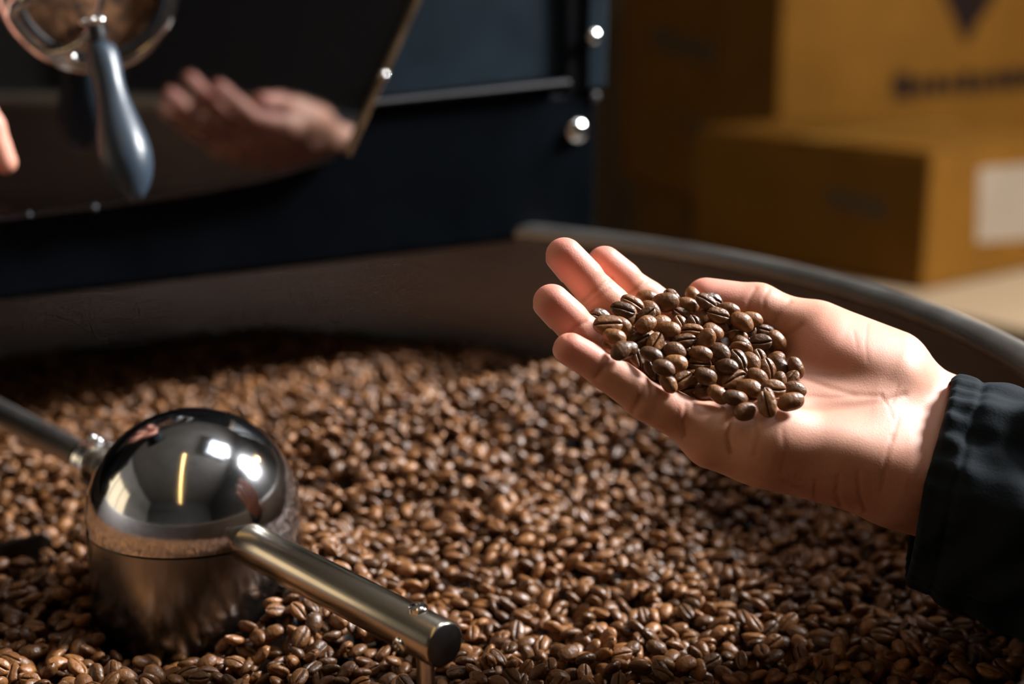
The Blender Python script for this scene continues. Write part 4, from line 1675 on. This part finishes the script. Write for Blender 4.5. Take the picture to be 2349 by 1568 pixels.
single = []
for i in np.argsort(-score):
    if len(single) >= N_SINGLE or score[i] <= 0:
        break
    if visible(BP[i] + np.array([0, 0, 0.0015])):
        single.append(int(i))
single_set = set(single)
for q_, i in enumerate(single):
    R = beans[i][3]; s = beans[i][4]
    if bx[i] < 330:
        where = 'in the tray before the dark side of the hub'
    elif bx[i] < 620:
        where = 'in the tray right before the steel hub'
    elif bx[i] < 960:
        where = 'in the tray under the near stirring arm'
    elif bx[i] < 1250:
        where = 'in the tray beside the rod at the arm end'
    elif bx[i] < 1650:
        where = 'in the tray at the bottom middle'
    elif bx[i] < 2000:
        where = 'in the tray below the wrist'
    else:
        where = 'in the tray below the dark sleeve'
    if R[2, 2] < 0:
        lab, grp = 'coffee bean lying crease up ' + where, 'crease-up beans in the front of the tray'
    else:
        lab, grp = 'coffee bean lying round back up ' + where, 'round-backed beans in the front of the tray'
    put_bean(BP[i], R, (s, s, s), lab, grp, q_)

# all the others: one mass
def mass(idx, nr, ang, seeds):
    Vs, Fs, Cs = [], [], []
    protos = [bean_mesh('b', nr, ang, s, 1.0, 0.67 + 0.03 * (s % 3), 0.50 + 0.02 * (s % 3), 0.28) for s in seeds]
    base = 0
    for n_, i in enumerate(idx):
        v, f, c = protos[n_ % len(protos)]
        R = beans[i][3]; s = beans[i][4] * HALF
        Vs.append((v * s) @ R.T + BP[i])
        Fs.append((n_ % len(protos), base))
        Cs.append(np.stack([np.full(len(c), rng.random()), c, c * 0, c * 0 + 1], 1))
        base += len(v)
    V_ = np.concatenate(Vs); C_ = np.concatenate(Cs)
    loops, starts, tot = [], [], 0
    pl = []
    for (_, f, _) in protos:
        fl = np.array([q for t_ in f for q in t_])
        fs_ = np.array([len(t_) for t_ in f])
        pl.append((fl, fs_))
    L_, S_ = [], []
    for k, b in Fs:
        L_.append(pl[k][0] + b); S_.append(pl[k][1])
    return V_, C_, np.concatenate(L_), np.concatenate(S_)


rest = [i for i in range(len(beans)) if i not in single_set]
top_ok = topness > -0.0085
near = [i for i in rest if inview[i] and bz[i] < 0.80 and top_ok[i]]
far = [i for i in rest if not (inview[i] and bz[i] < 0.80 and top_ok[i])]
far = [i for i in far if top_ok[i] or (i % 3 == 0)]
parts = [mass(near, 10, angles(False), (11, 12, 13)), mass(far, 6, angles_low(), (21, 22, 23))]
# added filler sheet, coloured dark for the shade in gaps between beans
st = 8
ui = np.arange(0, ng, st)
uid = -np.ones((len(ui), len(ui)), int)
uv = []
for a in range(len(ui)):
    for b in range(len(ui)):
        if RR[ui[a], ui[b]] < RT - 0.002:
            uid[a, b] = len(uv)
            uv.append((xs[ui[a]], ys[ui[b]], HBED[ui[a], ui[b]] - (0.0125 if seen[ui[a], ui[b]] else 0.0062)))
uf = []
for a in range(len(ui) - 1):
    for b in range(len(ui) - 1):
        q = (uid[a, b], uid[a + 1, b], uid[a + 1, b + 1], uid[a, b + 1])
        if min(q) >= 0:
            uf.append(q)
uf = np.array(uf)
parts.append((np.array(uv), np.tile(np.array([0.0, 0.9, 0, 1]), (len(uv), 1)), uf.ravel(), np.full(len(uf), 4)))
Vall = np.concatenate([p[0] for p in parts])
Call = np.concatenate([p[1] for p in parts]).astype(np.float32)
base = 0
La, Sa = [], []
for p in parts:
    La.append(p[2] + base); Sa.append(p[3]); base += len(p[0])
La = np.concatenate(La).astype(np.int32); Sa = np.concatenate(Sa).astype(np.int32)
me = bpy.data.meshes.new('bean_bed')
me.vertices.add(len(Vall)); me.vertices.foreach_set('co', Vall.astype(np.float32).ravel())
me.loops.add(len(La)); me.loops.foreach_set('vertex_index', La)
me.polygons.add(len(Sa))
me.polygons.foreach_set('loop_start', np.concatenate([[0], np.cumsum(Sa)[:-1]]).astype(np.int32))
me.polygons.foreach_set('use_smooth', np.ones(len(Sa), bool))
me.update(calc_edges=True)
me.validate()
ca = me.color_attributes.new('bean', 'FLOAT_COLOR', 'POINT')
ca.data.foreach_set('color', Call.ravel())
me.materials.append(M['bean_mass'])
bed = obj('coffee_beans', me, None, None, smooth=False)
tag(bed, 'deep bed of roasted coffee beans filling the round tray', 'coffee beans', kind='stuff')
print('triangles in the bed', int((Sa - 2).sum()), 'near', len(near), 'far', len(far))
